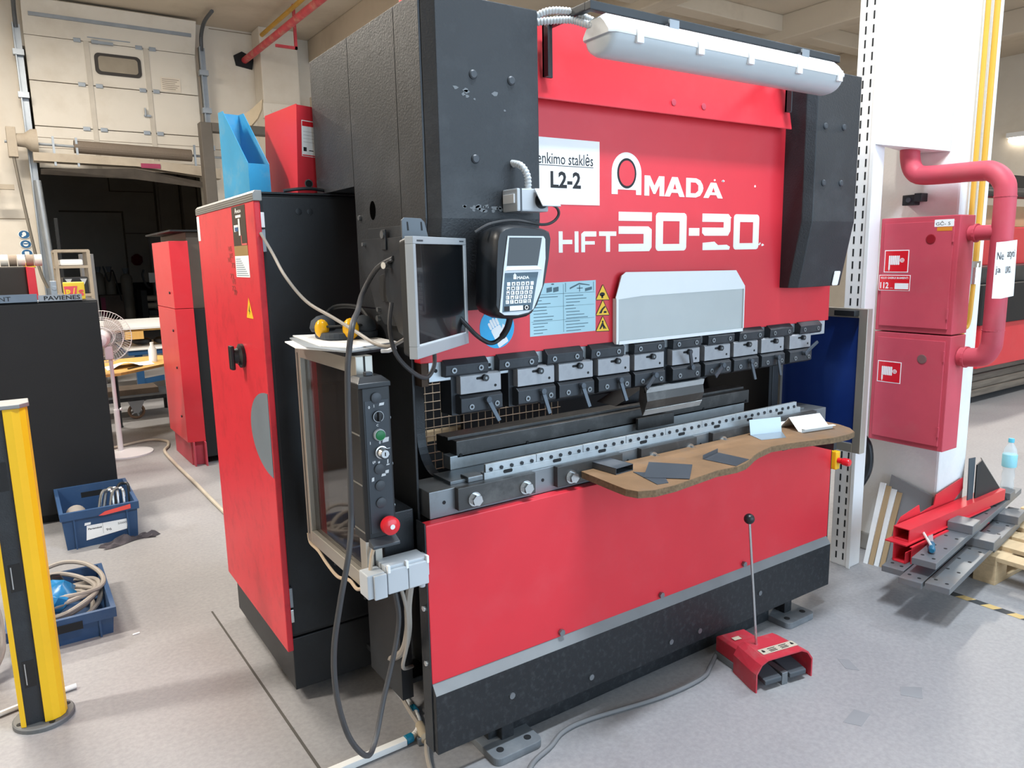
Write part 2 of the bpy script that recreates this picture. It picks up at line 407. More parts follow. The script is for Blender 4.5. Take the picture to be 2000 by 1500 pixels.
# old roller beam below the door
rb = thing('roller_beam', 'rusty spring roller on a bent steel beam across the gateway', 'beam', (.9, 11.5, 3.0))
OLD = mat('rusty_roller', '#6f6459', .8, var=.2, scale=30, stretch=(20, 1, 1), bump=.5, bscale=90)
OLDB = mat('old_beam', '#a89d8d', .7, var=.1, dirt='#6e6255', dirt_amt=.5)
M().cyl((.12, 11.45, 3.40), (1.78, 11.45, 3.36), .095, n=18).build('roller', OLD, rb)
M().cyl((-.75, 11.45, 3.42), (2.35, 11.45, 3.35), .02, n=8).build('shaft', GALV, rb)
M().add([(-.42,11.35,3.16),(.95,11.35,3.14),(2.2,11.35,3.0),(-.42,11.35,3.28),(.95,11.35,3.26),(2.2,11.35,3.16),(-.42,11.6,3.16),(.95,11.6,3.14),(2.2,11.6,3.0),(-.42,11.6,3.28),(.95,11.6,3.26),(2.2,11.6,3.16)],
        [(0,1,4,3),(1,2,5,4),(6,9,10,7),(7,10,11,8),(3,4,10,9),(4,5,11,10),(0,6,7,1),(1,7,8,2),(0,3,9,6),(2,8,11,5)]).build('beam', OLDB, rb)
M().add([(-.35,11.3,3.04),(.9,11.3,3.10),(2.1,11.3,2.9),(-.35,11.5,2.98),(.9,11.5,2.96),(2.1,11.5,2.84)], [(0,1,4,3),(1,2,5,4)]).build('bent_flashing', mat('bent_sheet', '#776f66', .6, .3, var=.2), rb)
M().box(1.0, 1.28, 11.335, 11.35, 3.12, 3.19).build('sticker', mat('magenta_sticker', '#8e2f4f', .6), rb)
for x in (-.15, .15, 1.82): M().box(x-.015, x+.015, 11.36, 11.39, 3.1, 3.52).build('strap', GALV, rb)
M().box(-.72, -.60, 11.35, 11.55, 3.2, 3.62).build('gear_box', OLDB, rb, .01)
M().lathe([(.09, 0), (.10, .1), (.16, .18), (.17, .26)], (-.6, 11.45, 3.45), (1, 0, 0)).build('drum', OLDB, rb, 0, True)
M().box(-.95, -.70, 11.5, 11.6, 2.75, 2.82).box(-.98, -.92, 11.5, 11.6, 2.8, 3.3).build('wall_bracket', OLDB, rb)
ch = M(); ch.tube([(-.66, 11.4, 3.2), (-.60, 11.42, 2.4), (-.52, 11.44, 1.6), (-.44, 11.44, 1.3)], .022, 6); tag(ch.build('pull_chain', mat('chain_grey', '#7c766d', .6, .5, bump=.9, bscale=30), None), 'thin pull chain hanging from the roller gear beside the safety signs', 'chain')
tag(M().tube([(-.30, 11.6, 0), (-.36, 11.6, 1.8), (-.40, 11.6, 2.9)], .05, 10, 1).build('door_pipe', GALV, None, 0, True), 'grey steel pipe standing at the left edge of the gateway', 'pipe')
tag(M().box(-.25, -.20, 11.58, 11.64, 0, 2.35).build('corner_post', DARKR, None, .01), 'dark angle iron post inside the gateway', 'post')
dp = M().box(1.73, 1.90, 10.4, 10.6, 0, 3.73).box(1.90, 2.75, 10.4, 10.6, 3.60, 3.73).build('steel_goalpost', mat('grey_steel_post', '#5c564f', .6, .2), None, .01)
tag(dp, 'dark grey steel goalpost in front of the right gateway jamb', 'post')
fun = M()
_fo = [(2.20, 3.732), (2.36, 3.86), (2.55, 4.01), (2.70, 4.15), (2.68, 4.0), (2.61, 3.86), (2.50, 3.732)]
fun.loft([[(p[0], 10.45, p[1]) for p in _fo], [(p[0]+.03, 10.50, p[1]-.0) for p in _fo]])
tag(fun.build('curved_offcut', mat('beige_paper', '#cbb99c', .8), None, 0, True), 'pointed beige curved offcut resting on the steel goalpost arm', 'offcut')
# pipes at the ceiling
rp = thing('fire_pipe', 'red sprinkler pipe running into a hole in the cream wall', 'pipe', (2.9, 11.9, 5.1))
REDP = mat('red_pipe', '#c2404a', .5, var=.2, scale=8, dirt='#c9b08f', dirt_amt=.6, dirt_scale=6)
M().cyl((2.9, 12.0, 5.08), (3.02, 3.0, 5.05), .055, n=14).build('pipe', REDP, rp, 0, True)
M().prism([(2.75, 4.98), (3.02, 4.94), (3.06, 5.14), (2.86, 5.22), (2.72, 5.14)], 'y', 11.97, 11.999).build('wall_hole', DARKR, rp)
M().box(3.2, 3.24, 10.2, 10.24, 4.9, 5.56).box(2.9, 3.24, 10.2, 10.24, 4.9, 4.94).build('hanger', REDP, rp)
tag(M().cyl((3.1, 11.6, 5.42), (3.14, 3.0, 5.40), .035, n=10).build('gas_pipe', mat('yellow_pipe', '#c99b3a', .5, var=.1), None, 0, True), 'thin yellow gas pipe running along the ceiling above the red one', 'pipe')
sb = thing('steel_bracket', 'cream painted steel bracket clamped across the wall pilaster', 'bracket', (3.4, 11.5, 4.2))
M().box(3.0, 3.95, 11.42, 11.55, 4.05, 4.30).build('arm', CREAM, sb, .01)
for x in (3.15, 3.75): M().cyl((x, 11.42, 4.17), (x, 11.39, 4.17), .03, n=6).build('bolt', CREAM, sb)
M().box(3.82, 3.95, 11.3, 11.42, 2.0, 4.45).build('post', OLDB, sb)

# ================================================================== press brake
pb = thing('press_brake', 'large red and black sheet metal press brake with white lettering on its ram', 'machine', (1.0, .4, 0))
lp = M().box(0, 2.05, .02, .05, .33, .843).box(0, 2.05, .02, .058, .835, .845).build('front_panel', RED, pb, .004)
sk = M().prism([(0, .10), (0, .30), (.024, .33), (.07, .33), (.07, .10)], 'x', 0, 2.05).build('skirt', SKIRT, pb, .003)
M().prism([(-.0008, .300), (.0232, .3305), (.05, .3312), (.05, .3302), (.0245, .3295), (0, .299)], 'x', .002, 2.048).build('skirt_edge', SKTOP, sk)
for x in (.50, .98, 1.46):
    M().cyl((x, .018, .348), (x, .008, .348), .012, n=6).build('screw', STEELD, lp)
for x, z in ((.28, .20), (.62, .145), (1.18, .145), (1.55, .20), (1.02, .15)):
    M().cyl((x, 0, z), (x, -.004, z), .011, n=10).build('screw', STEELD, sk)
M().box(.22, 1.70, .06, .14, .005, .105).build('base_beam', SKIRT, pb, .004)
for x in (-.004, 2.0505):
    M().box(x, x+.0035, .021, .075, .10, .85).build('side_plate', BLK, pb)
for z in (.40, .58): M().cyl((-.004, .035, z), (-.014, .035, z), .009, n=6).build('side_bolt', CHROME, pb)
for x0 in (.185, 1.70):
    ft = M().prism(rrect(x0, x0+.19, -.045, .16, .025), 'z', 0, .028).build('foot_plate', FOOTM, pb, .003)
    for (a, b) in ((.04, .03), (.15, .03)):
        M().cyl((x0+a, -.045+b+.01, .0275), (x0+a, -.045+b+.01, .0295), .013, n=12).build('bolt_hole', DARKR, ft)
    M().box(x0+.07, x0+.12, .03, .09, .028, .12).build('foot_web', SKIRT, ft, .004)
# bed
bd = M().box(.035, 2.048, .058, .20, .845, .93).build('bed', STEELD, pb, .002)
M().box(.126, 1.93, .088, .20, .93, .940).build('bed_step', STEELD, bd, .001)
for i in range(5):
    x0 = .123+i*.383
    br = M().box(x0, x0+.292, .036, .058, .86, .931).build('clamp_bar', BARM, pb, .002)
    for dx in (.057, .251):
        if i == 4 and dx > .2: continue
        M().cyl((x0+dx, .036, .888), (x0+dx, .031, .888), .023, n=18).cyl((x0+dx, .031, .888), (x0+dx, .012, .888), .018, n=6).build('hex_bolt', CHROME, br)
    if i < 4: M().cyl((x0+.337, .0585, .89), (x0+.337, .057, .89), .006, n=10).build('bolt_hole', DARKR, bd)
M().cyl((.085, .0585, .89), (.085, .057, .89), .006, n=10).build('bolt_hole', DARKR, bd)
# die rail
L0, LN = .243, 8; LW = 1.602/LN
M().box(L0-.006, 1.87, .066, .088, .9301, .953).build('die_holder', STEEL, pb, .001)
M().box(.18, .236, .07, .12, .9302, .948).build('die_stop', STEELD, pb, .003)
for i in range(LN):
    x0 = L0+i*LW
    sg = M().box(x0+.0008, x0+LW-.0008, .068, .080, .9532, .979).build('die_segment', STEEL, pb, .0012)
    for k in range(5):
        xx = x0+LW*(k+.5)/5
        M().cyl((xx, .068, .961), (xx, .064, .961), .0062, n=10).cyl((xx, .0642, .961), (xx, .0635, .961), .003, n=6).build('screw', DARK, sg)
    so = M(frameXZ(x0+LW*.42, .0657, .945)); flat(so, rrect(-.018, .018, -.006, .006, .0055), .0003, .0004); so.build('slot', DARKR, sg)
M().box(.19, 1.66, .20, .25, .94, .985).build('die_base', STEEL, pb, .002)
bg = M().box(.215, 1.69, .20, .34, .975, 1.033).build('back_gauge_beam', BARM, pb, .003)
M().box(.20, 1.69, .23, .26, 1.033, 1.043).build('gauge_rib', BARM, bg, .001)
for x in (.23, .5, .78, 1.05, 1.4, 1.67): M().cyl((x, .20, .985), (x, .197, .985), .006, n=8).build('screw', DARKR, bg)
M().box(.995, 1.19, .165, .178, .96, 1.005).build('gauge_finger', BARM, bg, .001)
M().prism([(1.0, 1.033), (1.38, 1.033), (1.55, 1.10), (1.2, 1.11)], 'y', .30, .42).build('gauge_carriage', DARK, bg, .004)
for k in range(5): M().box(.72+k*.1, 1.5, .42+k*.05, .44+k*.05, 1.06, 1.075).build('guide_rod', DARK, bg)
# side frames with throat
def frame_plate(x0, x1):
    pr = [(.21, .06), (.21, .84), (.135, .842), (.135, .90)]
    pr = [(.21, .20), (.21, .93), (.205, .931)]
    for k in range(1, 9):
        a = pi/2*k/8
        pr.append((.205+.105*sin(a), .931+.12*(1-cos(a))))
    pr += [(.31, 1.30), (.22, 1.36), (.22, 1.46), (.455, 1.46), (.455, .20)]
    return M().prism(pr, 'x', x0, x1).build('side_frame', BLK, pb, .002)
frame_plate(.127, .160)
M().box(.0215, .030, .112, .455, .62, 1.47).build('side_cover', BLKC, pb, .003)
M().box(1.985, 2.03, .30, .47, .06, 1.47).build('side_cover', BLKC, pb, .003)
M().box(1.96, 1.98, .30, 1.02, .05, 1.86).build('rear_side_cover', DARKR, pb)
M().box(.16, 2.0, 1.02, 1.04, .05, 1.9).build('rear_cover', DARKR, pb)
M().box(.56, 2.0, .75, .77, .06, 1.25).build('inner_screen', DARKR, pb)
M().box(.17, 1.95, .30, .95, .40, .44).build('inner_floor', DARK, pb)
M().box(.3, .9, .80, .84, .88, .92).build('wood_batten', PINE, pb)
M().box(.34, .37, .84, .86, .9, 1.2).build('blue_upright', mat('blue_steel', '#3b6c9c', .5), pb)
M().box(.52, .56, .70, .72, 1.0, 1.32).build('red_latch', RED, pb)
wm = M()
for k in range(28):
    x = .07+k*.034
    wm.cyl((x, .66, .80), (x, .66, 1.36), .0022, n=5)
for k in range(17):
    z = .805+k*.034
    wm.cyl((.06, .658, z), (1.0, .658, z), .0022, n=5)
wm = wm.build('wire_mesh_guard', mat('wire_brass', '#b7a68f', .45, .3), pb); wm['kind'] = 'stuff'
# lower side housing left of the bed
M().prism([(-.10, .62), (-.10, .85), (-.085, .878), (.0, .878), (.0, .62)], 'y', .10, .44).build('side_housing', BLK, pb, .004)
M().box(.03, .25, .30, .62, .17, .19).build('sole_plate', SKIRT, pb, .003)
M().box(-.02, .02, .2, .455, .19, .61).build('side_web', BLKC, pb)
# ram
ram = M().box(.03, 2.05, .07, .11, 1.322, 2.33).build('ram', RED, pb, .003)
M().prism([(.068, 2.345), (.02, 2.10), (.02, 2.095), (.069, 2.11), (.069, 2.30)], 'x', .39, 1.665).build('ram_hood', RED, pb, .004)
for x in (1.015, 1.165): M().lathe([(.011, 0), (.011, .004), (.005, .0045)], (x, .0275, 2.138), (0, -1, 0), 12).build('hood_screw', REDF, ram)
cp = M().box(.062, 2.04, .08, .12, 1.262, 1.3215).build('clamp_plate', STEEL, pb, .002)
M().box(.04, .062, .085, .13, 1.25, 1.36).build('rusty_block', mat('rust_block', '#43352a', .8, var=.2), cp)
for x in (.085, .275, .46, .645): M().cyl((x, .0805, 1.295), (x, .079, 1.295), .006, n=10).build('bolt_hole', DARKR, cp)
TB = [.103, .293, .480, .666, .864, 1.058, 1.248, 1.429, 1.62, 1.822]
HB = [.153, .363, .528, .698, .867, 1.057, 1.231, 1.399, 1.569, 1.754]
HA = [-68, -80, -78, -80, -146, 116, -150, -86, -92, 40]
def socket(x, y, z, r=.0085):
    return M().cyl((x, y, z), (x, y-.003, z), r, n=14).build('socket_screw', STEELD), M().cyl((x, y-.0028, z), (x, y-.0034, z), r*.5, n=6).build('socket', DARKR)
tb0 = None; hp0 = None
for i, x0 in enumerate(TB):
    if tb0 is None:
        tb0 = M().prism([(.05, 1.281), (.048, 1.310), (.066, 1.327), (.08, 1.327), (.08, 1.275), (.056, 1.275)], 'x', x0, x0+.15).build('wedge_bar', DARK, pb, .0015)
        for dx in (.028, .122):
            M().cyl((x0+dx, .0495, 1.295), (x0+dx, .046, 1.295), .0088, n=14).build('socket_screw', STEELD, tb0)
            M().cyl((x0+dx, .0462, 1.295), (x0+dx, .0455, 1.295), .0045, n=6).build('hex_socket', DARKR, tb0)
    else: dup(tb0, (x0-TB[0], 0, 0), pb)
for i, x0 in enumerate(HB):
    if hp0 is None:
        hp0 = M().prism([(.052, 1.218), (.052, 1.272), (.058, 1.278), (.0785, 1.278), (.0785, 1.218)], 'x', x0, x0+.146).build('holder_plate', PLATEM, pb, .0012)
        M().cyl((x0+.085, .052, 1.262), (x0+.085, .040, 1.262), .0105, n=18).build('knob', BLKP, hp0)
        M().cyl((x0+.085, .0402, 1.262), (x0+.085, .039, 1.262), .0045, n=6).build('hex_socket', STEELD, hp0)
        kk = M(frameXZ(x0+.07, .0518, 1.262)); flat(kk, rrect(-.014, .014, -.004, .004, .0039), .0003, .0004); kk.build('slot', DARKR, hp0)
        for dx, dz in ((.025, .235-1.235+1.232), (.125, 1.234)):
            M().cyl((x0+dx, .0522, dz), (x0+dx, .0512, dz), .0045, n=10).build('bolt_hole', DARKR, hp0)
        jw = M().prism([(.060, 1.155), (.044, 1.163), (.044, 1.205), (.056, 1.214), (.10, 1.214), (.10, 1.155)], 'x', x0-.004, x0+.146).build('clamp_jaw', DARK, pb, .002)
        for dx in (.032, .124):
            M().cyl((x0+dx, .0445, 1.178), (x0+dx, .041, 1.178), .0088, n=14).build('socket_screw', STEELD, jw)
            M().cyl((x0+dx, .0412, 1.178), (x0+dx, .0405, 1.178), .0045, n=6).build('hex_socket', DARKR, jw)
        bk = M().box(x0-.018, x0+.13, .079, .15, 1.150, 1.285).build('holder_body', DARK, pb, .002)
        jw0, bk0 = jw, bk
    else:
        d = (x0-HB[0], 0, 0)
        dup(hp0, d, pb); dup(jw0, d, pb); dup(bk0, d, pb)
    a = radians(HA[i]); c = Vector((x0+.086, .034, 1.196 if i != 5 else 1.205))
    dr = Vector((cos(a), -.25, sin(a))).normalized()
    h = M().cyl((c.x, .044, c.z), (c.x, .026, c.z), .010, n=12)
    e = c+dr*.075; u = Vector((-sin(a), 0, cos(a)))*.0065; v_ = Vector((0, .0035, 0))
    h.loft([[c-u*1.1-v_, c+u*1.1-v_, c+u*1.1+v_, c-u*1.1+v_], [e-u-v_, e+u-v_, e+u+v_, e-u+v_]])
    h.build('clamp_lever', mat('lever_metal', '#4d545c', .38, .5, var=.1), pb, .0012)
pt = M().prism([(.060, 1.15), (.085, 1.15), (.09, 1.10), (.072, 1.045), (.066, 1.045), (.045, 1.10), (.050, 1.13)], 'x', .925, 1.225).build('punch_tool', BARM, pb, .001)
M().prism([(.0495, 1.1305), (.0445, 1.1505), (.0590, 1.1510), (.060, 1.13)], 'x', .925, 1.225).build('punch_shoulder', STEEL, pt)
M().prism([(.0665, 1.044), (.0545, 1.0655), (.056, 1.067), (.07, 1.044)], 'x', .925, 1.225).build('punch_tip', STEEL, pt)
# towers
def ring(x0, x1, yf, yb, z, c=(.028, .03)): return [(x0, yb, z), (x0, yf+c[1], z), (x0+c[0], yf, z), (x1, yf, z), (x1, yb, z)]
lt = M().loft([ring(.026, .385, .0, .46, 1.475), ring(.026, .385, -.05, .46, 1.735), ring(.026, .385, -.05, .46, 2.315)]).build('ram_housing', BLKT, pb, .003)
M().box(.026, .385, .46, .815, 1.862, 2.315).build('housing_rear', BLKT, lt, .002)
for (y0, y1, zb) in ((-.018, .128, 1.475), (.131, .468, 1.475), (.471, .815, 1.862)):
    M().prism([(max(y0, .034 if False else y0), zb if y0 > 0 else 1.62), (y1, zb), (y1, 2.316), (y0, 2.316)] if y0 > 0 else [(y0, 1.735), (.03, 1.475), (y1, 1.475), (y1, 2.316), (y0, 2.316)], 'x', .02, .026).build('side_panel', BLKT, lt, .001)
for (x, z) in ((.165, 2.118), (.290, 2.115), (.165, 1.896)):
    M().lathe([(.0125, 0), (.0125, .003), (.009, .006)], (x, -.0498, z), (0, -1, 0), 16).build('plug', GREYD, lt, 0, True)
hl = M(frameYZ(.0198, .332, 1.778)); flat(hl, ell(0, 0, .022, .029, 24), .0004); hl.build('cable_hole', HOLE, lt)
M().cyl((.019, .43, 1.76), (.012, .43, 1.76), .008, n=8).build('side_bolt', STEELD, lt)
random.seed(21)
for k in range(26):
    if k < 8: a = random.uniform(.10, .30); b = random.uniform(2.03, 2.08); r = random.uniform(.002, .009)
    else: a = random.uniform(.10, .25); b = 1.762+random.uniform(-.006, .010); r = random.uniform(.003, .010)
    d = M(frameXZ(a, -.0501, b)); flat(d, [(r*random.uniform(.6, 1.6)*cos(t), r*random.uniform(.4, 1)*sin(t)) for t in (0, .8, 1.7, 2.5, 3.3, 4.2, 5.2)], .0004, .0003); d.build('paint_scuff', mat('scuff_grey', '#6b7074', .7), lt)
rt = M().loft([ring(1.695, 2.01, .0, .8, 1.478), ring(1.695, 2.01, -.05, .8, 1.742), ring(1.695, 2.01, -.05, .8, 2.315)]).build('ram_housing', BLKT, pb, .003)
for (x, z) in ((1.777, 2.107), (1.901, 2.111), (1.782, 1.891), (1.90, 1.894)):
    M().lathe([(.0125, 0), (.0125, .003), (.009, .006)], (x, -.0498, z), (0, -1, 0), 16).build('plug', GREYD, rt, 0, True)
ls = M(Matrix.Translation((1.965, -.009, 1.51)) @ Matrix.Rotation(radians(90+10.7), 4, 'X'))
flat(ls, rrect(-.02, .02, -.03, .03, .006), .003, .003); ls.build('small_label', PAPER, rt)
# printing on the ram (plane y = .07)
def onram(c=0): return M(frameXZ(0, .07-c, 0))
d = onram()
arch = [(.773, 1.829), (.800, 1.829), (.800, 1.845), (.885, 1.845), (.885, 1.829), (.909, 1.829)]
for k in range(25):
    a = pi*k/24; arch.append((.841+.068*cos(a), 1.900+.068*sin(a)))
flat(d, arch, .0006); d.build('logo_arch', WHITE, ram)
d = onram(); flat(d, ell(.841, 1.899, .044, .050), .0011); d.build('logo_ring', INK, ram)
d = onram(); flat(d, ell(.841, 1.899, .036, .042), .0016); d.build('logo_centre', RED, ram)
GM = [(0, 0), (0, 1), (.27, 1), (.5, .50), (.73, 1), (1, 1), (1, 0), (.76, 0), (.76, .56), (.55, .10), (.45, .10), (.24, .56), (.24, 0)]
GA = [(0, 0), (.36, 1), (.64, 1), (1, 0), (.74, 0), (.66, .20), (.34, .20), (.26, 0)]
GD = [(0, 0), (0, 1), (.58, 1), (.82, .90), (.96, .68), (1, .5), (.96, .32), (.82, .10), (.58, 0)]
for g, h_, a0, a1, b1 in ((GM, None, .924, 1.020), ) and ((GM, None, .924, 1.020, 1.896), (GA, [(.42, .38), (.58, .38), (.5, .68)], 1.022, 1.124, 1.896), (GD, [(.26, .22), (.54, .22), (.70, .36), (.70, .64), (.54, .78), (.26, .78)], 1.131, 1.222, 1.896), (GA, [(.42, .38), (.58, .38), (.5, .68)], 1.224, 1.330, 1.884)):
    sc = lambda p: (a0+p[0]*(a1-a0), 1.828+p[1]*(b1-1.828))
    d = onram(); flat(d, [sc(p) for p in g], .0008); d.build('letter', WHITE, ram)
    if h_: d = onram(); flat(d, [sc(p) for p in h_], .0013, .0004); d.build('letter_counter', RED, ram)
def glyph(polys):
    d = onram()
    for p in polys: flat(d, p, .0008)
    d.build('letter', WHITE, ram)
z0, z1 = 1.637, 1.705
glyph([rect(.546, .562, z0, z1), rect(.5622, .602, 1.664, 1.678)])
glyph([rect(.612, .628, z0, z1)])
glyph([rect(.640, .656, z0, 1.688), [(.640, 1.6882), (.6562, 1.6882), (.705, 1.6882), (.705, z1), (.652, z1), (.640, 1.697)], rect(.6562, .698, 1.662, 1.673)])
glyph([rect(.717, .794, 1.690, z1), rect(.748, .766, z0, 1.6898)])
Z0, Z1 = 1.637, 1.771
def dig_0(a, b):
    return [[(a, Z1-.029), (b, Z1-.029), (b, Z1-.012), (b-.004, Z1-.004), (b-.012, Z1), (a+.012, Z1), (a+.004, Z1-.004), (a, Z1-.012)], [(a, Z0+.024), (a, Z0+.012), (a+.004, Z0+.004), (a+.012, Z0), (b-.012, Z0), (b-.004, Z0+.004), (b, Z0+.012), (b, Z0+.024)], rect(a, a+.036, Z0+.0241, Z1-.0291), rect(b-.036, b, Z0+.0241, Z1-.0291)]
glyph([rect(.805, .961, 1.741, 1.771), [(.805, 1.697), (.805, 1.7225), (.945, 1.7225), (.961, 1.712), (.961, 1.650), (.950, 1.637), (.805, 1.637), (.805, 1.663), (.922, 1.663), (.922, 1.697)]])
glyph(dig_0(.981, 1.137))
glyph([rect(1.150, 1.206, 1.690, 1.718)])
glyph([[(1.221, 1.741), (1.221, 1.771), (1.366, 1.771), (1.379, 1.760), (1.379, 1.708), (1.366, 1.690), (1.235, 1.690), (1.221, 1.700), (1.221, 1.720), (1.340, 1.720), (1.340, 1.741)], [(1.225, 1.637), (1.225, 1.664), (1.290, 1.668), (1.31, 1.655), (1.36, 1.656), (1.379, 1.648), (1.375, 1.637)]])
glyph(dig_0(1.398, 1.549))
random.seed(3)
for k in range(16):
    a = 1.25+random.random()*.33; b = random.choice((1.886, 1.652, 1.76))+random.uniform(-.008, .008); r = random.uniform(.002, .007)
    d = onram(); flat(d, [(a+r*random.uniform(.6, 1.6)*cos(t), b+r*random.uniform(.3, .9)*sin(t)) for t in (0, 1, 2, 3, 4.1, 5.2)], .0005); d.build('paint_chip', WHITE, ram)
# stickers on the ram
d = onram(); flat(d, [(.426, 1.372), (.701, 1.372), (.702, 1.544), (.428, 1.540)], .0008); inf = d.build('instruction_plate', BLUEST, ram)
d = onram(.0009)
flat(d, rect(.432, .696, 1.5040, 1.5052), .0003); flat(d, rect(.5625, .5637, 1.378, 1.535), .0003)
flat(d, rect(.432, .696, 1.463, 1.4638), .0003); flat(d, rect(.432, .696, 1.418, 1.4188), .0003)
for cx in (.437, .570):
    for k in range(12):
        b = 1.497-k*.0105
        flat(d, rect(cx+(.004 if k % 4 else 0), cx+.03+random.random()*.085, b-.0022, b), .0003)
d.build('print', mat('plate_ink', '#4a6470', .6), inf)
d = onram(.0009)
for a in (.505, .532): flat(d, [(a-.011, 1.510), (a+.011, 1.513), (a+.011, 1.528), (a-.011, 1.525)], .0003)
flat(d, ell(.519, 1.5365, .006, .0025, 14), .0003)
for a in (.572, .692): flat(d, rect(a-.001, a+.001, 1.509, 1.539), .0003)
flat(d, [(.59, 1.517), (.63, 1.532), (.675, 1.527), (.675, 1.53), (.63, 1.537), (.59, 1.523)], .0003); flat(d, rect(.63, .633, 1.508, 1.53), .0003); flat(d, rect(.62, .645, 1.518, 1.521), .0003); flat(d, [(.655, 1.508), (.685, 1.513), (.685, 1.523), (.655, 1.518)], .0003)
d.build('pictograms', mat('plate_ink', '#4a6470'), inf)
for k, zc in enumerate((1.4775, 1.425, 1.370)):
    d = onram(); flat(d, [(.704, zc), (.763, zc-.002), (.7335, zc+.049)], .0008); tr = d.build('warning_triangle', YELD, ram)
    d = onram(.0009)
    for (p, q) in (((.704, zc), (.7335, zc+.049)), ((.7335, zc+.049), (.763, zc-.002)), ((.763, zc-.002), (.704, zc))):
        p = Vector(p); q = Vector(q); n_ = Vector((-(q-p).y, (q-p).x)).normalized()*.0022
        flat(d, [tuple(p), tuple(q), tuple(q-n_ if False else q+n_), tuple(p+n_)], .0003)
    if k == 0: flat(d, ell(.731, zc+.017, .012, .007, 14), .0003); flat(d, rect(.727, .735, zc+.004, zc+.014), .0003)
    elif k == 1: flat(d, [(.716, zc+.005), (.728, zc+.005), (.734, zc+.016), (.746, zc+.026), (.742, zc+.03), (.728, zc+.02)], .0003); flat(d, rect(.738, .75, zc+.005, zc+.012), .0003)
    else: flat(d, ell(.733, zc+.031, .004, .004, 12), .0003); flat(d, [(.729, zc+.027), (.737, zc+.027), (.742, zc+.006), (.736, zc+.006), (.733, zc+.016), (.724, zc+.006), (.718, zc+.006)], .0003); flat(d, [(.737, zc+.022), (.750, zc+.006), (.746, zc+.005), (.736, zc+.017)], .0003)
    d.build('pictogram', INK, tr)
d = onram(); flat(d, ell(.301, 1.410, .064, .064, 40), .0008); gc = d.build('glove_sign', CYAN, ram)
T = Matrix.Rotation(radians(28), 4, 'Z')
d = M(frameXZ(.300, .0692, 1.402) @ T)
flat(d, rrect(-.020, .020, -.052, -.036, .003), .0004)
flat(d, rrect(-.020, .018, -.034, .012, .006), .0004)
for k in range(4): flat(d, rrect(-.020+k*.0098, -.0115+k*.0098, .0122, .036+(.006 if k in (1, 2) else 0), .004), .0004)
flat(d, [(.0182, -.02), (.032, -.002), (.028, .008), (.0182, -.004)], .0004)
d.build('glove_mark', PAPER, gc)
d = M(frameXZ(.318, .0692, 1.428) @ T); flat(d, [(-.014, -.02), (.016, -.02), (.02, .03), (-.012, .034)], .0002); flat(d, rrect(.012, .03, .0, .03, .008), .00025); d.build('second_glove', mat('glove_outline', '#7cc4de', .5), gc)
# acrylic guard
d = M(frameXZ(0, .058, 0)); flat(d, [(.788, 1.322), (.780, 1.474), (.803, 1.553), (.822, 1.564), (1.397, 1.555), (1.449, 1.492), (1.447, 1.330)], .004, .004); ac = d.build('acrylic_guard', CLEAR, pb)
d = M(frameXZ(0, .053, 0)); flat(d, [(.778, 1.474), (.776, 1.482), (.803, 1.556), (.822, 1.567), (1.397, 1.558), (1.452, 1.496), (1.452, 1.485), (.9, 1.482)], .003, .003); d.build('acrylic_top_band', CLEARE, ac)
for (p, q) in (((.786, 1.32), (.780, 1.478)), ((1.447, 1.33), (1.449, 1.49))):
    M().box(min(p[0], q[0])-.002, max(p[0], q[0])+.002, .049, .068, p[1], q[1]).build('acrylic_edge', CLEARE, ac)
M().box(.79, 1.445, .048, .056, 1.318, 1.330).build('acrylic_foot', CLEARE, ac)
# emergency stop on the right side
es = M().box(2.0545, 2.088, .0, .06, .648, .732).build('stop_box', mat('yellow_plastic', '#e8b81c', .4), pb, .005)
M().cyl((2.074, 0, .69), (2.074, -.02, .69), .013, n=18).lathe([(.012, .02), (.017, .025), (.018, .048), (.014, .056), (.0, .058)], (2.074, 0, .69), (0, -1, 0), 20).build('stop_button', REDCAP, es, 0, True)
M().box(1.84, 1.98, -.12, .02, .845, .86).box(1.84, 1.86, -.12, .02, .80, .86).build('table_bracket', DARK, pb)
M().box(.80, .83, -.15, .02, .855, .876).box(1.5, 1.53, -.12, .02, .855, .876).build('table_arms', DARK, pb)
# ================================================================== things on and around the machine
# lamp bracket and lamp
bk = thing('lamp_bracket', 'dark steel tube bracket holding the lamp above the ram', 'bracket', (1.0, 0, 2.2))
TUBE = mat('black_tube_paint', '#33373b', .45, .2, var=.1)
M().box(.470, 1.650, -.182, -.158, 2.298, 2.322).build('rail', TUBE, bk, .003)
M().box(1.6502, 1.651, -.177, -.163, 2.303, 2.317).build('tube_end', DARKR, bk)
for x in (.470, 1.60): M().box(x, x+.024, -.158, .035, 2.300, 2.322).build('arm', TUBE, bk, .003)
for x in (.450, 1.610): M().box(x, x+.032, .0075, .0165, 2.155, 2.322).box(x, x+.006, -.012, .0165, 2.155, 2.322).build('upright', TUBE, bk, .001)
M().cyl((1.626, .0075, 2.19), (1.626, .003, 2.19), .005, n=8).build('screw', CHROME, bk)
lf = thing('strip_lamp', 'grey waterproof fluorescent strip lamp mounted above the ram', 'lamp', (1.04, -.2, 2.17))
def stad(x, yc, hw, z, n=0): return None
def lring(x, prof): return [(.498+(x-.416)/(1.664-.416)*1.112, p[0]+.03, p[1]+.010) for p in prof]
body = [(-.268, 2.222), (-.268, 2.232), (-.245, 2.262), (-.225, 2.280), (-.175, 2.280), (-.155, 2.262), (-.132, 2.232), (-.132, 2.222)]
def shr(prof, k, c=(-.2, 2.225)): return [(c[0]+(p[0]-c[0])*k, c[1]+(p[1]-c[1])*k) for p in prof]
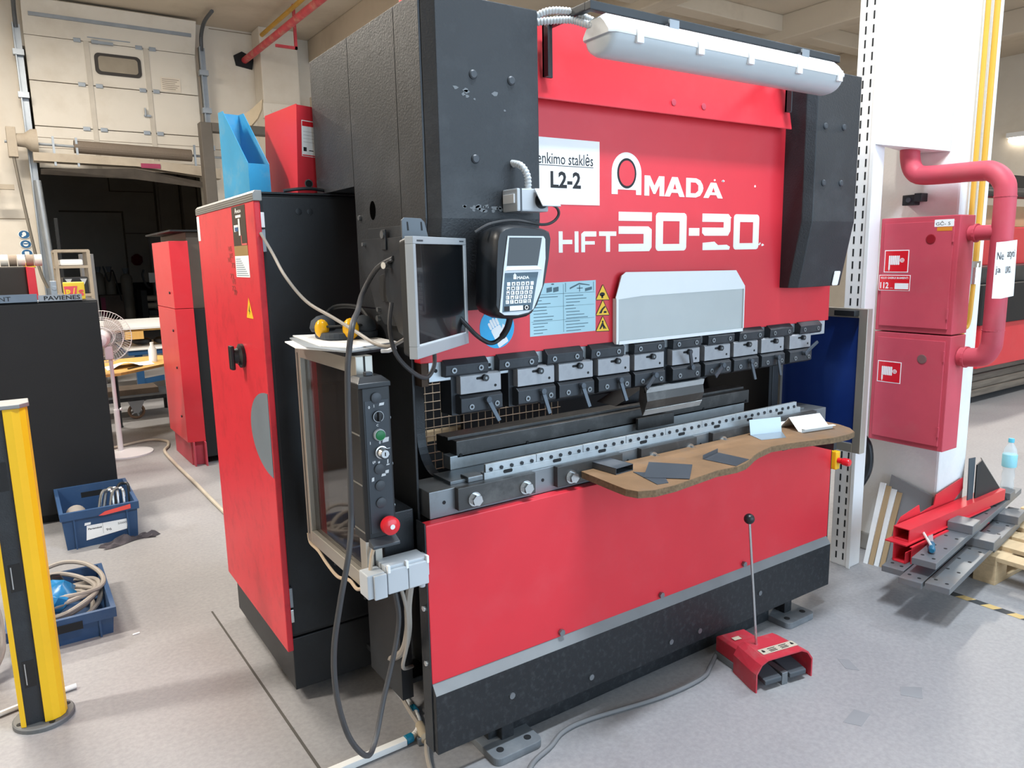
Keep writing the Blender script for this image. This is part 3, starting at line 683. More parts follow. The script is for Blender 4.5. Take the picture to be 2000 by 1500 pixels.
M().loft([lring(.416, shr(body, .8)), lring(.435, body), lring(1.645, body), lring(1.664, shr(body, .8))]).build('housing', mat('lamp_grey', '#c9cdcf', .5, var=.04, dirt='#a9a59c', dirt_amt=.3, dirt_scale=20), lf, 0, True)
df = [(-.265, 2.222)]+[(-.2-.065*cos(pi*k/12), 2.222-.052*sin(pi*k/12)) for k in range(1, 12)]+[(-.135, 2.222)]
M().loft([lring(.424, shr(df, .72, (-.2, 2.222))), lring(.432, shr(df, .9, (-.2, 2.222))), lring(.452, df), lring(1.630, df), lring(1.650, shr(df, .9, (-.2, 2.222))), lring(1.656, shr(df, .72, (-.2, 2.222)))]).build('diffuser', DIFF, lf, 0, True)
for x in (.52, .80, 1.06, 1.34, 1.60):
    x = .498+(x-.416)/1.248*1.112
    M().box(x, x+.026, -.2425, -.232, 2.213, 2.250).build('clip', WHITEP, lf, .002)
for x in (.78, 1.42): M().box(x-.02, x+.02, -.198, -.155, 2.289, 2.299).box(x-.02, x+.02, -.200, -.194, 2.272, 2.31).build('hanger_clip', GALV, lf)
def corr(mb, pts, r, pitch=.009):
    P = catmull(pts, 10); L = [0]
    for i in range(1, len(P)): L.append(L[-1]+(P[i]-P[i-1]).length)
    n = int(L[-1]/pitch*4); Q = []
    for k in range(n+1):
        s = L[-1]*k/n; j = 0
        while j < len(L)-2 and L[j+1] < s: j += 1
        t = (s-L[j])/max(L[j+1]-L[j], 1e-9); Q.append(P[j].lerp(P[j+1], t))
    N = len(Q)-1
    mb.tube(Q, lambda t: r*(1 if int(round(t*N)) % 4 < 2 else .84), 9, 1)
    return mb
tag(corr(M(), [(.375, -.02, 2.285), (.41, -.05, 2.29), (.47, -.09, 2.292), (.495, -.13, 2.275), (.512, -.16, 2.262)], .011).build('corrugated_conduit', CONDG, None, 0, True), 'lower grey corrugated conduit feeding the strip lamp from the black housing', 'conduit')
tag(corr(M(), [(.375, -.01, 2.292), (.42, -.05, 2.318), (.475, -.09, 2.315), (.50, -.12, 2.296), (.515, -.145, 2.28)], .011).build('corrugated_conduit', CONDG, None, 0, True), 'upper grey corrugated conduit arching over to the strip lamp end', 'conduit')
# paper sign
ps = M(frameXZ(0, .0693, 0)); flat(ps, rect(.40, .719, 1.790, 1.994), .0005); ps = tag(ps.build('paper_sign', PAPER, None), 'white paper sign printed L2-2 on the red ram beside the black housing', 'sign')
d = M(frameXZ(0, .0687, 0)); put_text(d, 'Lenkimo stakl\u0117s', .447, .691, 1.914, 1.952, .0003, .004); flat(d, rect(.447, .692, 1.909, 1.911), .0003); d.build('print', INK, ps)
d = M(frameXZ(0, .0687, 0)); put_text(d, 'L2-2', .515, .639, 1.841, 1.893, .0003, .03); d.build('print', INK, ps)
# ---------------------------------------------------------------- terminal
ct = thing('control_terminal', 'black handheld control terminal with keypad and dark display on the housing front', 'control panel', (.24, -.1, 1.46))
TO = [(.141,1.52),(.139,1.49),(.150,1.470),(.175,1.459),(.213,1.455),(.250,1.459),(.268,1.467),(.286,1.487),(.314,1.549),(.331,1.620),(.339,1.681),(.334,1.697),(.318,1.703),(.288,1.709),(.247,1.713),(.207,1.714),(.177,1.708),(.158,1.697),(.150,1.675),(.143,1.59)]
def toff(k, cy=None):
    cx, cz = .24, 1.59
    return [(cx+(p[0]-cx)*k, cz+(p[1]-cz)*k) for p in TO]
def tr3(k, y): return [(p[0], y, p[1]) for p in toff(k)]
M().loft([tr3(.86, -.052), tr3(.95, -.065), tr3(1.0, -.10), tr3(1.0, -.150), tr3(.975, -.163), tr3(.93, -.170)]).build('shell', BLKP, ct, 0, True)
ty = lambda y: M(frameXZ(0, y, 0))
d = ty(-.1695); flat(d, [(.186,1.683),(.171,1.60),(.160,1.52),(.154,1.480),(.170,1.470),(.215,1.468),(.250,1.473),(.268,1.482),(.299,1.542),(.312,1.62),(.312,1.674),(.306,1.682)], .003, .003); bz = d.build('bezel', mat('silver_plastic', '#b9bec2', .35, .3, var=.03), ct)
d = ty(-.1728); flat(d, [(.191,1.679),(.181,1.603),(.284,1.602),(.300,1.678)], .0006); d.build('display', SCREEN, bz)
d = ty(-.1726); d.loft([[(.181,1.601,.0),(.284,1.600,0),(.300,1.589,.0),(.174,1.590,.0)], [(.186,1.5985,.006),(.281,1.598,.006),(.292,1.591,.006),(.180,1.5915,.006)]]); d.build('display_ledge', WHITEP, bz)
d = ty(-.1728); flat(d, [(.174,1.584),(.286,1.584),(.282,1.568),(.262,1.479),(.163,1.478)], .0005); kp = d.build('keypad', mat('keypad_grey', '#4d6473', .45), bz)
d = ty(-.1734); put_text(d, 'MADA', .213, .254, 1.566, 1.5745, .0003, .04); flat(d, [(.201,1.5665),(.201,1.578),(.206,1.583),(.211,1.578),(.211,1.5665)], .0003); d.build('brand_print', WHITE, bz)
def kpos(u, v): # u 0..1 across keypad, v 0..1 upwards
    b = 1.482+v*.078; s = (b-1.479)/(1.584-1.479)
    a0 = .163+s*.011+.006; a1 = .262+s*.024-.008
    return a0+(a1-a0)*u, b
KEYL = [['', '\u00ab', '<', '>', '\u00bb', ''], ['-', 'M', '1', '2', '3', '/'], ['-', 'F', '4', '5', '6', '>'], ['I', '-', '7', '8', '9', '<'], ['J', '/', '.', '0', '*', 'E']]
for r in range(5):
    for c in range(6):
        a, b = kpos((c+.5)/6, .22+(4-r+.5)/5*.78 if True else 0)
        d = ty(-.1733); w_ = .0052 if c in (0, 5) else .0058
        flat(d, rect(a-w_, a+w_, b-.0050, b+.0050), .001, .001); k_ = d.build('key', WHITEP, kp)
        if KEYL[r][c]:
            d = ty(-.1744); put_text(d, KEYL[r][c], a-.0028, a+.0028, b-.0032, b+.0032, .0002, .03, True); d.build('key_print', INK, k_)
for (u, w_, m_) in ((.08, .008, INK), (.45, .022, WHITEP), (.85, .010, INK)):
    a, b = kpos(u, .08); d = ty(-.1733); flat(d, rect(a-w_, a+w_, b-.0075, b+.0055), .001, .001); d.build('function_key', m_, kp)
a, b = kpos(.85, .07); d = ty(-.1745)
ring_o = ell(a, b, .0062, .0062, 20)
d.loft([[(p[0], p[1], 0) for p in ring_o], [(a+(p[0]-a)*.65, b+(p[1]-b)*.65, 0) for p in ring_o]], False); d.build('key_ring', WHITE, kp)
M().cyl((.24, -.052, 1.60), (.24, -.036, 1.60), .04, n=16).build('mount', BLKP, ct)
tag(M().tube([(.225, -.12, 1.462), (.222, -.105, 1.425), (.205, -.09, 1.395), (.175, -.085, 1.386), (.133, -.085, 1.410), (.09, -.09, 1.45), (.05, -.07, 1.50), (.03, .0, 1.55)], lambda t: .0095 if t < .25 else .0065, 9).build('terminal_cable', BLKP, None, 0, True), 'black cable looping from the bottom of the handheld terminal over the glove sign', 'cable')
# ---------------------------------------------------------------- wall socket
so = thing('socket_box', 'grey wall socket box with open lid on the black housing front', 'socket', (.3, -.08, 1.74))
M().box(.252, .36, -.125, -.0505, 1.752, 1.815).build('box', GREYP, so, .004)
M().box(.247, .252, -.115, -.06, 1.775, 1.80).build('side_knockout', WHITEP, so, .001)
d = M(Matrix.Translation((.338, -.128, 1.812)) @ Matrix.Rotation(radians(-38), 4, 'X')); d.box(-.030, .034, -.004, .0, -.062, .002); d.build('lid', GREYP, so, .002)
M().cyl((.335, -.125, 1.782), (.335, -.129, 1.782), .022, n=20).build('outlet', BLKP, so)
M().box(.262, .268, -.1255, -.0505, 1.7515, 1.8155).build('seam', GREYD, so)
tag(corr(M(), [(.290, -.045, 1.892), (.296, -.085, 1.880), (.306, -.10, 1.850), (.308, -.098, 1.812)], .0105).build('corrugated_conduit', CONDG, None, 0, True), 'short grey corrugated conduit dropping into the wall socket box', 'conduit')
tag(M().tube([(.345, -.135, 1.775), (.376, -.14, 1.765), (.389, -.135, 1.745), (.372, -.13, 1.724), (.335, -.125, 1.716), (.247, -.12, 1.727), (.162, -.125, 1.717), (.118, -.115, 1.695)], .0042, 7).build('power_cord', CABLE, None, 0, True), 'thin grey power cord running over the terminal from the socket to the monitor', 'cable')
# ---------------------------------------------------------------- monitor
mo = thing('monitor', 'silver framed flat monitor with dark screen on an arm', 'monitor', (-.02, -.16, 1.39))
A = Vector((-.150, -.275)); B = Vector((.118, -.065)); dv = (B-A); W_ = dv.length; ang = math.atan2(dv.y, dv.x)
MT = Matrix.Translation((A.x, A.y, 1.388)) @ Matrix.Rotation(ang, 4, 'Z') @ Matrix.Rotation(radians(90), 4, 'X')  # local a right, b up, c towards viewer
H_ = .292
SIL = mat('monitor_silver', '#a6acb1', .4, .3, var=.03)
fr = M(MT)
for r_ in (rect(0, W_, 0, .030), rect(0, W_, H_-.018, H_), rect(0, .014, .030, H_-.018), rect(W_-.014, W_, .030, H_-.018)): flat(fr, r_, 0, .022)
fr.build('frame', SIL, mo, .0015)
d = M(MT); flat(d, rect(.0135, W_-.0135, .0295, H_-.0175), -.003, .01); d.build('screen', SCREEN, mo)
for r_ in (rect(.0142, W_-.0142, .0302, .0342), rect(W_-.0175, W_-.0142, .034, H_-.018)):
    d = M(MT); flat(d, r_, -.0012, .0018); d.build('inner_bevel', mat('pale_bevel', '#d4dade', .35, .2), mo)
d = M(MT); d.loft([[(p[0], p[1], c) for p in rrect(.0+k, W_-k, k, H_-k, .01)] for c, k in ((-.022, .002), (-.040, .008), (-.058, .05))]); d.build('back_shell', BLKP, mo)
d = M(MT); flat(d, rect(.02, .055, H_-.012, H_-.008), .0006); flat(d, rect(W_-.05, W_-.02, H_-.010, H_-.007), .0006); d.build('frame_print', GREYD, mo)
ar = M(MT); ar.box(W_/2-.05, W_/2+.05, .10, .20, -.075, -.058); ar.build('mount_plate', DARK, mo)
mb_ = thing('monitor_bracket', 'black steel bracket plates carrying the monitor on the machine side', 'bracket', (0, .2, 1.5))
M().prism([(.10, 1.43), (.24, 1.43), (.30, 1.47), (.34, 1.55), (.385, 1.60), (.385, 1.69), (.10, 1.69)], 'x', .0, .008).build('side_plate', DARK, mb_, .001)
M().box(.008, .0195, .09, .35, 1.66, 1.722).build('upper_plate', DARK, mb_, .001)
M().box(-.006, .0, .195, .225, 1.655, 1.715).build('latch', DARK, mb_, .002)
for (y, z, r) in ((.21, 1.70, .012), (.36, 1.675, .006), (.27, 1.475, .007), (.275, 1.447, .009)): M().cyl((.0, y, z), (-.010, y, z), r, n=10).build('bolt', STEELD, mb_)
M().add([(-.012, .20, 1.64), (-.055, -.06, 1.66), (-.055, -.06, 1.40), (-.03, .08, 1.42), (-.012, .19, 1.52), (-.006, .20, 1.64), (-.049, -.06, 1.66), (-.049, -.06, 1.40), (-.024, .08, 1.42), (-.006, .19, 1.52)],
        [(0,1,2,3,4),(9,8,7,6,5),(0,5,6,1),(1,6,7,2),(2,7,8,3),(3,8,9,4),(4,9,5,0)]).build('swing_plate', DARK, mb_)
M().cyl((-.02, .13, 1.61), (-.05, .12, 1.61), .010, n=10).build('bolt', CHROME, mb_)
M().prism([(.10, 1.50), (.23, 1.50), (.25, 1.53), (.24, 1.58), (.10, 1.60)], 'x', -.010, -.001).build('worn_block', DARKR, mb_, .002)
tp = M(Matrix.Translation((0, -.095, 0))); tp.prism([(-.09, 1.675), (-.012, 1.675), (-.024, 1.722), (-.034, 1.731), (-.082, 1.733), (-.09, 1.726)], 'y', 0, .005); tp = tp.build('slotted_tab', mat('grey_tab', '#5a6066', .45, .3), mb_, .001)
for a in (-.075, -.035): M().prism([(a, 1.700), (a+.005, 1.700), (a+.003, 1.722), (a-.001, 1.722)], 'y', -.0955, -.0952).build('slot', DARKR, tp)
tag(M().tube([(-.085, .0, 1.51), (-.099, -.01, 1.443), (-.088, -.02, 1.371), (-.045, -.03, 1.318), (.008, -.01, 1.295), (.05, .02, 1.325), (.06, .04, 1.38)], .0065, 8).build('monitor_cable', CABLE, None, 0, True), 'dark cable drooping below the monitor to the ram', 'cable')
tag(M().tube([(-.236, .665, 1.722), (-.215, .62, 1.655), (-.215, .50, 1.580), (-.180, .42, 1.503), (-.145, .30, 1.459), (-.121, .20, 1.426), (-.116, .06, 1.397), (-.095, .0, 1.392), (-.06, -.02, 1.41)], .0052, 8).build('network_cable', CABLEG, None, 0, True), 'grey cable swinging from the cabinet hinge to the monitor', 'cable')
tag(M().tube([(-.03, .09, 1.63), (-.035, .20, 1.60), (-.075, .22, 1.53), (-.15, .08, 1.49), (-.222, -.055, 1.465), (-.241, -.065, 1.392), (-.250, -.070, 1.333), (-.258, -.075, 1.179), (-.262, -.075, 1.028), (-.268, -.08, .943), (-.292, -.11, .868), (-.326, -.12, .750), (-.350, -.12, .628), (-.351, -.12, .498), (-.325, -.12, .368), (-.276, -.11, .285), (-.225, -.05, .27), (-.17, .0, .36), (-.118, .02, .49), (-.096, .03, .58), (-.10, .04, .66)], .0078, 9).build('control_cable', CABLE, None, 0, True), 'thick dark cable hanging in a long loop past the push button box', 'cable')
# ---------------------------------------------------------------- guard doors
def profile(mb, x0, x1, y0, y1, z0, z1): return mb.box(x0, x1, y0, y1, z0, z1)
gd = thing('guard_door', 'aluminium framed side guard with dark tinted pane', 'guard', (-.15, .3, .66))
M().box(-.178, -.128, .05, .095, .665, 1.365).build('post', ALU, gd, .002)
for y in (.06, .078): pass
M().box(-.156, -.150, .0493, .0497, .665, 1.365).build('slot', ALUD, gd)
M().box(-.178, -.138, .53, .575, .67, 1.36).build('post', ALU, gd, .002)
M().box(-.1787, -.1783, .549, .556, .70, 1.33).build('slot', ALUD, gd)
M().box(-.178, -.138, .095, .53, 1.315, 1.36).build('rail', ALU, gd, .002)
M().box(-.178, -.138, .095, .53, .670, .715).build('rail', ALU, gd, .002)
M().box(-.162, -.154, .095, .53, .715, 1.315).build('pane', GLASS, gd)
M().box(-.138, .021, .45, .49, 1.20, 1.23).box(-.138, .021, .45, .49, .80, .83).build('hinge_arm', DARKR, gd)
g2 = thing('guard_door', 'aluminium framed side guard with deep blue pane beside the white pillar', 'guard', (2.25, .25, .69))
M().box(2.24, 2.28, -.0, .04, .69, 1.362).build('post', ALU, g2, .002)
M().box(2.24, 2.28, .44, .48, .69, 1.362).build('post', ALU, g2, .002)
M().box(2.24, 2.28, .04, .44, 1.32, 1.362).build('rail', ALU, g2, .002)
M().box(2.24, 2.28, .04, .44, .69, .732).build('rail', ALU, g2, .002)
M().box(2.255, 2.262, .04, .44, .732, 1.32).build('pane', BLUE, g2)
for z in (.76, 1.2): M().box(2.03, 2.24, .40, .43, z, z+.03).build('hinge_arm', DARK, g2)
M().box(2.20, 2.24, .04, .14, 1.33, 1.355).build('latch', BLKP, g2, .002)
# ---------------------------------------------------------------- push button box
cb = thing('push_button_box', 'tall black push button box with green and red buttons', 'control box', (-.166, 0, .86))
M().loft([[(-.21, .045, .86), (-.21, -.030, .86), (-.200, -.040, .86), (-.122, -.040, .86), (-.122, .045, .86)], [(-.21, .045, 1.29), (-.21, -.030, 1.29), (-.200, -.040, 1.29), (-.122, -.040, 1.29), (-.122, .045, 1.29)]]).build('case', BLKP, cb, .003)
M().loft([[(-.213, .047, 1.290), (-.213, -.043, 1.290), (-.119, -.043, 1.290), (-.119, .047, 1.290)], [(-.213, .047, 1.303), (-.213, -.043, 1.303), (-.119, -.043, 1.303), (-.119, .047, 1.303)], [(-.198, .03, 1.318), (-.198, -.02, 1.318), (-.134, -.02, 1.318), (-.134, .03, 1.318)]]).build('top_cap', BLKP, cb, .002)
M().box(-.175, -.155, -.01, .01, 1.318, 1.328).build('cap_lug', GREYD, cb, .002)
M().prism([(-.041, .872), (-.072, .858), (-.072, .850), (-.038, .850)], 'x', -.206, -.126).build('lower_lip', GREYD, cb, .002)
fp = M().box(-.196, -.128, -.0415, -.0400, .885, 1.255).build('face_plate', mat('face_grey', '#30363d', .45, var=.05), cb)
def puck(name, x, z, r, h, m_, prof=None):
    return M().lathe(prof or [(r, 0), (r, h*.8), (r*.9, h)], (x, -.0415, z), (0, -1, 0), 22).build(name, m_, cb, 0, True)
for z, x in ((1.262, -.163), (1.065, -.164), (1.018, -.164), (.969, -.164)): puck('blanking_plug', x, z, .0148, .005, GREYD)
o = puck('selector_switch', -.161, 1.211, .0158, .006, BLKP); M().box(-.164, -.158, -.058, -.0475, 1.198, 1.224).build('selector_bar', BLKP, o, .002)
d = M(frameXZ(-.161, -.0485, 1.211)); ro = ell(0, 0, .0155, .0155, 26); d.loft([[(p[0], p[1], 0) for p in ro], [(p[0]*.88, p[1]*.88, 0) for p in ro]], False); d.build('selector_ring', mat('ring_grey', '#9aa0a6', .4), o)
o = puck('green_button', -.160, 1.160, .0165, .010, GREYP); M().lathe([(.0138, 0), (.0138, .003), (.012, .004)], (-.160, -.0512, 1.160), (0, -1, 0), 22).build('green_cap', GREEN, o, 0, True)
o = puck('key_switch', -.157, 1.111, .017, .012, CHROME, [(.018, 0), (.018, .006), (.015, .007), (.015, .018), (.012, .022), (.011, .03)]); M().box(-.1585, -.1555, -.0722, -.0712, 1.106, 1.116).build('key_slot', DARKR, o)
o = puck('stop_button', -.152, .908, .02, .02, REDCAP, [(.014, 0), (.014, .012), (.024, .014), (.026, .022), (.025, .036), (.019, .041), (.0, .042)]); M().cyl((-.152, -.0836, .908), (-.152, -.0848, .908), .007, n=14).build('button_ring', WHITEP, o)
d = M(frameXZ(0, -.0418, 0))
random.seed(5)
for (a, b, s) in ((-.184, 1.238, '0'), (-.168, 1.240, '1'), (-.184, 1.140, 'I'), (-.158, 1.138, '0'), (-.180, 1.085, '0'), (-.163, 1.187, 'C')): put_text(d, s, a-.003, a+.003, b-.004, b+.004, .0003, .03, True)
for (a, b, w_, h) in ((-.148, 1.243, .008, .004), (-.141, 1.143, .010, .007), (-.135, 1.118, .006, .001), (-.136, 1.1, .004, .001), (-.178, 1.086, .004, .003), (-.164, 1.083, .003, .003), (-.138, 1.082, .002, .006), (-.138, 1.073, .005, .002), (-.184, 1.038, .004, .006), (-.152, 1.046, .007, .004), (-.142, 1.053, .006, .005)):
    flat(d, [(a-w_, b-h), (a+w_*.8, b-h*.8), (a+w_, b+h), (a-w_*.7, b+h*.8)], .0003)
d.build('switch_print', mat('grey_print', '#c6c9cc', .6), fp)
for z in (.95, 1.07, 1.2): M().cyl((-.1215, -.028, z), (-.118, -.028, z), .005, n=8).build('screw', STEELD, cb)
for z in (.885, 1.02, 1.16):
    M().box(-.2112, -.2100, -.03, .04, z, z+.004).build('side_rib', mat('rib_worn', '#6b6a66', .5), cb)
# junction boxes
jb = thing('junction_box', 'small grey cable junction box under the guard post', 'junction box', (-.18, .0, .66))
M().box(-.205, -.150, -.012, .048, .680, .752).build('body', GREYP, jb, .004); M().box(-.188, -.149, -.022, -.012, .678, .750).build('lid', GREYP, jb, .003)
jb = thing('junction_box', 'wide grey twin lid junction box beside the red front panel', 'junction box', (-.09, .0, .66))
M().box(-.148, -.014, -.010, .06, .690, .765).build('body', GREYP, jb, .004)
for a in (-.146, -.080): M().box(a, a+.064, -.020, -.010, .684, .756).build('lid', GREYP, jb, .003)
for a in (-.145, -.088, -.022): M().box(a, a+.008, -.0215, -.008, .748, .770).build('hinge', WHITEP, jb, .001)
M().box(-.014, -.004, .0, .04, .70, .76).cyl((-.02, .02, .68), (-.02, .02, .66), .01, n=10).build('gland', GREYP, jb, .002)
for i, (pts, r, m_, lab) in enumerate((
    ([(-.05, .03, .69), (-.055, .05, .60), (-.045, .08, .50), (-.04, .14, .40), (.0, .35, .26)], .012, CABLEG, 'grey cable curving down from the junction boxes to the floor'),
    ([(-.09, .03, .69), (-.06, .05, .58), (-.05, .08, .46), (-.05, .12, .36), (.02, .2, .3)], .006, CABLEG, 'thin grey cable dropping from the junction boxes'),
    ([(.08, .62, .12), (.06, .5, .16), (.07, .40, .06), (.075, .30, .02), (.075, .26, .02)], .008, CABLEG, 'grey cable arching down to the inline connector on the floor'),
    ([(.055, .19, .018), (.03, .14, .012), (.005, .07, .010), (-.03, -.06, .010), (-.06, -.2, .010)], .008, CABLEG, 'grey cable leaving the inline connector towards the viewer along the floor'))):
    tag(M().tube(pts, r, 8).build('cable', m_, None, 0, True), lab, 'cable')
ic = thing('inline_connector', 'dusty beige inline cable connector lying on the floor by the red panel', 'connector', (.07, .24, 0))
M().lathe([(.009, 0), (.016, .01), (.018, .05), (.016, .075), (.02, .08), (.02, .092), (.010, .1)], (.077, .29, .02), (-.25, -1, 0), 14).build('barrel', mat('dusty_beige', '#a59a86', .8, var=.15), ic, 0, True)
M().box(.03, .06, .20, .215, .002, .03).build('wing', STEELD, ic, .002)
wc = thing('cable_duct', 'white square cable duct with teal couplers along the floor', 'conduit', (-.1, .24, 0))
M().add([(-.45, .222, .002), (.0, .225, .002), (.0, .252, .002), (-.45, .249, .002), (-.45, .222, .024), (.0, .225, .024), (.0, .252, .024), (-.45, .249, .024)], [(0,3,2,1),(4,5,6,7),(0,1,5,4),(1,2,6,5),(2,3,7,6),(3,0,4,7)]).build('duct', CONDW, wc, .002)
M().cyl((.0, .238, .016), (.025, .241, .016), .016, n=12).build('coupler', TEAL, wc)
corr(M(), [(.025, .241, .016), (.06, .265, .016), (.085, .31, .016), (.098, .36, .016)], .011).build('flexible_bend', CONDW, wc, 0, True)
M().cyl((.098, .36, .016), (.102, .39, .016), .015, n=12).build('coupler', TEAL, wc)
M().cyl((.102, .39, .016), (.115, .80, .016), .013, n=12).build('pipe', mat('pale_grey_pipe', '#b8bdc2', .5), wc)
tag(M().tube([(-.172, .585, .69), (-.175, .56, .662), (-.176, .48, .660), (-.176, .40, .640), (-.178, .30, .632), (-.182, .19, .662), (-.19, .10, .668), (-.185, .03, .72), (-.165, .035, .80), (-.14, .03, .835)], .0055, 7).build('guard_cable', mat('beige_cable', '#b3a08a', .6), None, 0, True), 'beige cable strapped along the lower rail of the dark side guard', 'cable')
# ---------------------------------------------------------------- papers and ear defenders on the guard top
tag(M().prism([(-.19, .10), (-.02, .16), (.018, .36), (.018, .56), (-.15, .60), (-.19, .5)], 'z', 1.3605, 1.372).build('drawing_folder', BLKP, None, .002), 'black folder lying on top of the side guard under the papers', 'folder')
random.seed(11)
for i, (poly, z, m_, lab) in enumerate((
    ([(-.235, .49), (-.262, .30), (-.20, .14), (-.05, .2), (-.06, .52)], 1.3725, PAPER, 'lowest white sheet jutting out over the side guard corner'),
    ([(-.20, .55), (-.245, .25), (-.195, .06), (-.03, .10), (.0, .42), (-.05, .6)], 1.376, mat('grey_sheets', '#8f9498', .7), 'grey bundle of sheets in the paper pile on the side guard'),
    ([(-.18, .58), (-.215, .22), (-.16, .10), (.0, .16), (.012, .52)], 1.381, PAPER, 'top white sheet under the ear defenders'))):
    tag(M().prism(poly, 'z', z, z+.0035 if i != 1 else z+.0045).build('paper_sheet', m_, None), lab, 'paper')
mf = thing('ear_defenders', 'black ear defenders lying with safety glasses on the paper pile', 'ear defenders', (-.07, .4, 1.385))
M().prism(rrect(-.16, .02, .30, .46, .05), 'z', 1.3855, 1.407).build('cup_band', mat('worn_black', '#3a4047', .7, var=.2, bump=.2, bscale=60), mf, .006)
for cx, cy in ((-.125, .44), (-.03, .34)):
    M().lathe([(.036, 0), (.042, .012), (.036, .034), (.018, .048), (.002, .052)], (cx, cy, 1.404), (0, 0, 1), 20).build('ear_cup', mat('worn_black', '#3a4047'), mf, 0, True)
M().tube([(-.125, .45, 1.43), (-.07, .48, 1.475), (-.01, .42, 1.475), (.0, .36, 1.44)], .008, 8).build('headband', BLKP, mf, 0, True)
sg_ = thing('safety_glasses', 'amber lens safety glasses resting on the ear defenders', 'glasses', (-.1, .36, 1.41))
for cx, cy, s in ((-.150, .38, .030), (-.085, .305, .034)):
    M().sphere((cx, cy, 1.418), s, 14, .75, .75, 1.0).build('lens', AMBER, sg_, 0, True)
M().tube([(-.165, .40, 1.425), (-.125, .345, 1.425), (-.07, .30, 1.43), (-.02, .33, 1.42)], .004, 6).build('frame', BLKP, sg_, 0, True)
tag(M().tube([(-.10, .05, 1.374), (-.085, .035, 1.375), (-.07, .02, 1.384)], .006, 6, 1).build('white_plug', WHITEP, None), 'small white cable plug beside the monitor edge', 'plug')
# ---------------------------------------------------------------- work table board
TP = [(.604, .030), (.592, -.151), (.590, -.205), (.605, -.245), (.657, -.268), (.745, -.270), (.855, -.257), (.970, -.243), (1.063, -.253), (1.12, -.244), (1.179, -.219), (1.225, -.197), (1.275, -.179), (1.377, -.156), (1.482, -.171), (1.577, -.195), (1.673, -.220), (1.775, -.226), (1.830, -.214), (1.875, -.168), (1.901, -.104), (1.905, -.04), (1.90, .030)]
tbd = thing('chipboard_shelf', 'wavy edged chipboard work shelf fixed along the press brake bed', 'shelf', (1.25, -.1, .876))
M().prism(TP, 'z', .877, .8988).build('board_core', WOODE, tbd)
M().prism([(p[0], p[1]+.0015) for p in TP], 'z', .8988, .900).build('board_face', WOODT, tbd)
SHEET = mat('dark_sheet', '#5a5f66', .42, .5, var=.06); SHEETL = mat('zinc_sheet', '#a9b4bc', .35, .6, var=.05); SHW = mat('white_sheet', '#dfe1e0', .4, var=.02)
ZT = .9005
# folded box section
bp_ = M(rotz(radians(5), .667, -.074, ZT)); wv = [(0, 0), (.085, 0), (.085, .022), (0, .022)]
bp_.box(0, .085, 0, .17, 0, .0015).box(0, .085, 0, .17, .0205, .022).box(0, .0015, 0, .17, 0, .022).box(.0835, .085, 0, .17, 0, .022)
tag(bp_.build('folded_box_section', SHEET, None), 'flat folded steel box section at the left end of the chipboard shelf', 'metal part')
tag(M().prism([(.735, -.085), (.699, -.234), (.74, -.243), (.80, -.16)], 'z', ZT, ZT+.0015).build('steel_plate', SHEET, None), 'dark steel plate half hidden under a folded strip', 'metal part')
pa = M(); pa.add([(.715, -.155, ZT+.0016), (.822, -.258, ZT+.0016), (.925, -.175, ZT+.012), (.832, -.060, ZT+.012), (.715, -.155, ZT+.003), (.822, -.258, ZT+.003), (.925, -.175, ZT+.0135), (.832, -.060, ZT+.0135)], [(0,3,2,1),(4,5,6,7),(0,1,5,4),(1,2,6,5),(2,3,7,6),(3,0,4,7)])
tag(pa.build('steel_strip', SHEET, None), 'dark folded steel strip lying on top of another plate', 'metal part')
pbx = M(); pbx.prism([(1.040, -.125), (1.06, -.250), (1.163, -.222), (1.150, -.095)], 'z', ZT, ZT+.0015)
pbx.add([(1.036, -.123, ZT), (1.150, -.093, ZT), (1.150, -.093, ZT+.016), (1.036, -.123, ZT+.016), (1.037, -.1215, ZT), (1.151, -.0915, ZT), (1.151, -.0915, ZT+.016), (1.037, -.1215, ZT+.016)], [(0,1,2,3),(7,6,5,4),(3,2,6,7),(0,3,7,4),(1,5,6,2),(0,4,5,1)])
tag(pbx.build('channel_piece', SHEET, None), 'dark steel piece with one turned up edge in the middle of the shelf', 'metal part')
pc = M(); pc.prism([(1.455, .0), (1.425, -.073), (1.533, -.107), (1.600, -.040)], 'z', ZT, ZT+.0015)
pc.add([(1.455, .002, ZT), (1.600, -.038, ZT), (1.600, -.030, ZT+.062), (1.455, .010, ZT+.062), (1.4555, .0035, ZT), (1.6005, -.0365, ZT), (1.6005, -.0285, ZT+.062), (1.4555, .0115, ZT+.062)], [(0,1,2,3),(7,6,5,4),(3,2,6,7),(0,3,7,4),(1,5,6,2),(0,4,5,1)])
tag(pc.build('angle_piece', SHEETL, None), 'pale zinc angle piece standing against the die rail', 'metal part')
vt = .0018
vp = M(Matrix.Translation((1.66, -.055, ZT)) @ Matrix.Rotation(radians(-8), 4, 'Z'))
vpo = [(-.075, .014), (-.055, .0), (-.01, .048), (.045, .0), (.062, .0), (.062, .014), (.078, .014)]
up = [(p[0], p[1]+.0025) for p in vpo]
# profile runs along local x, section in y-z
vp.prism([(p[0], p[1]) for p in vpo]+[(p[0], p[1]) for p in reversed(up)], 'x', 0, .17)
VR = Matrix.Translation((1.66, -.035, ZT)) @ Matrix.Rotation(radians(-10), 4, 'Z') @ Matrix.Scale(-1, 4, (0, 1, 0))
vp = M(VR); vp.prism([(p[0], p[1]) for p in vpo]+[(p[0], p[1]) for p in reversed(up)], 'x', 0, .17)
tag(vp.build('roof_profile', SHW, None), 'white folded roof shaped profile on the right end of the chipboard shelf', 'metal part')
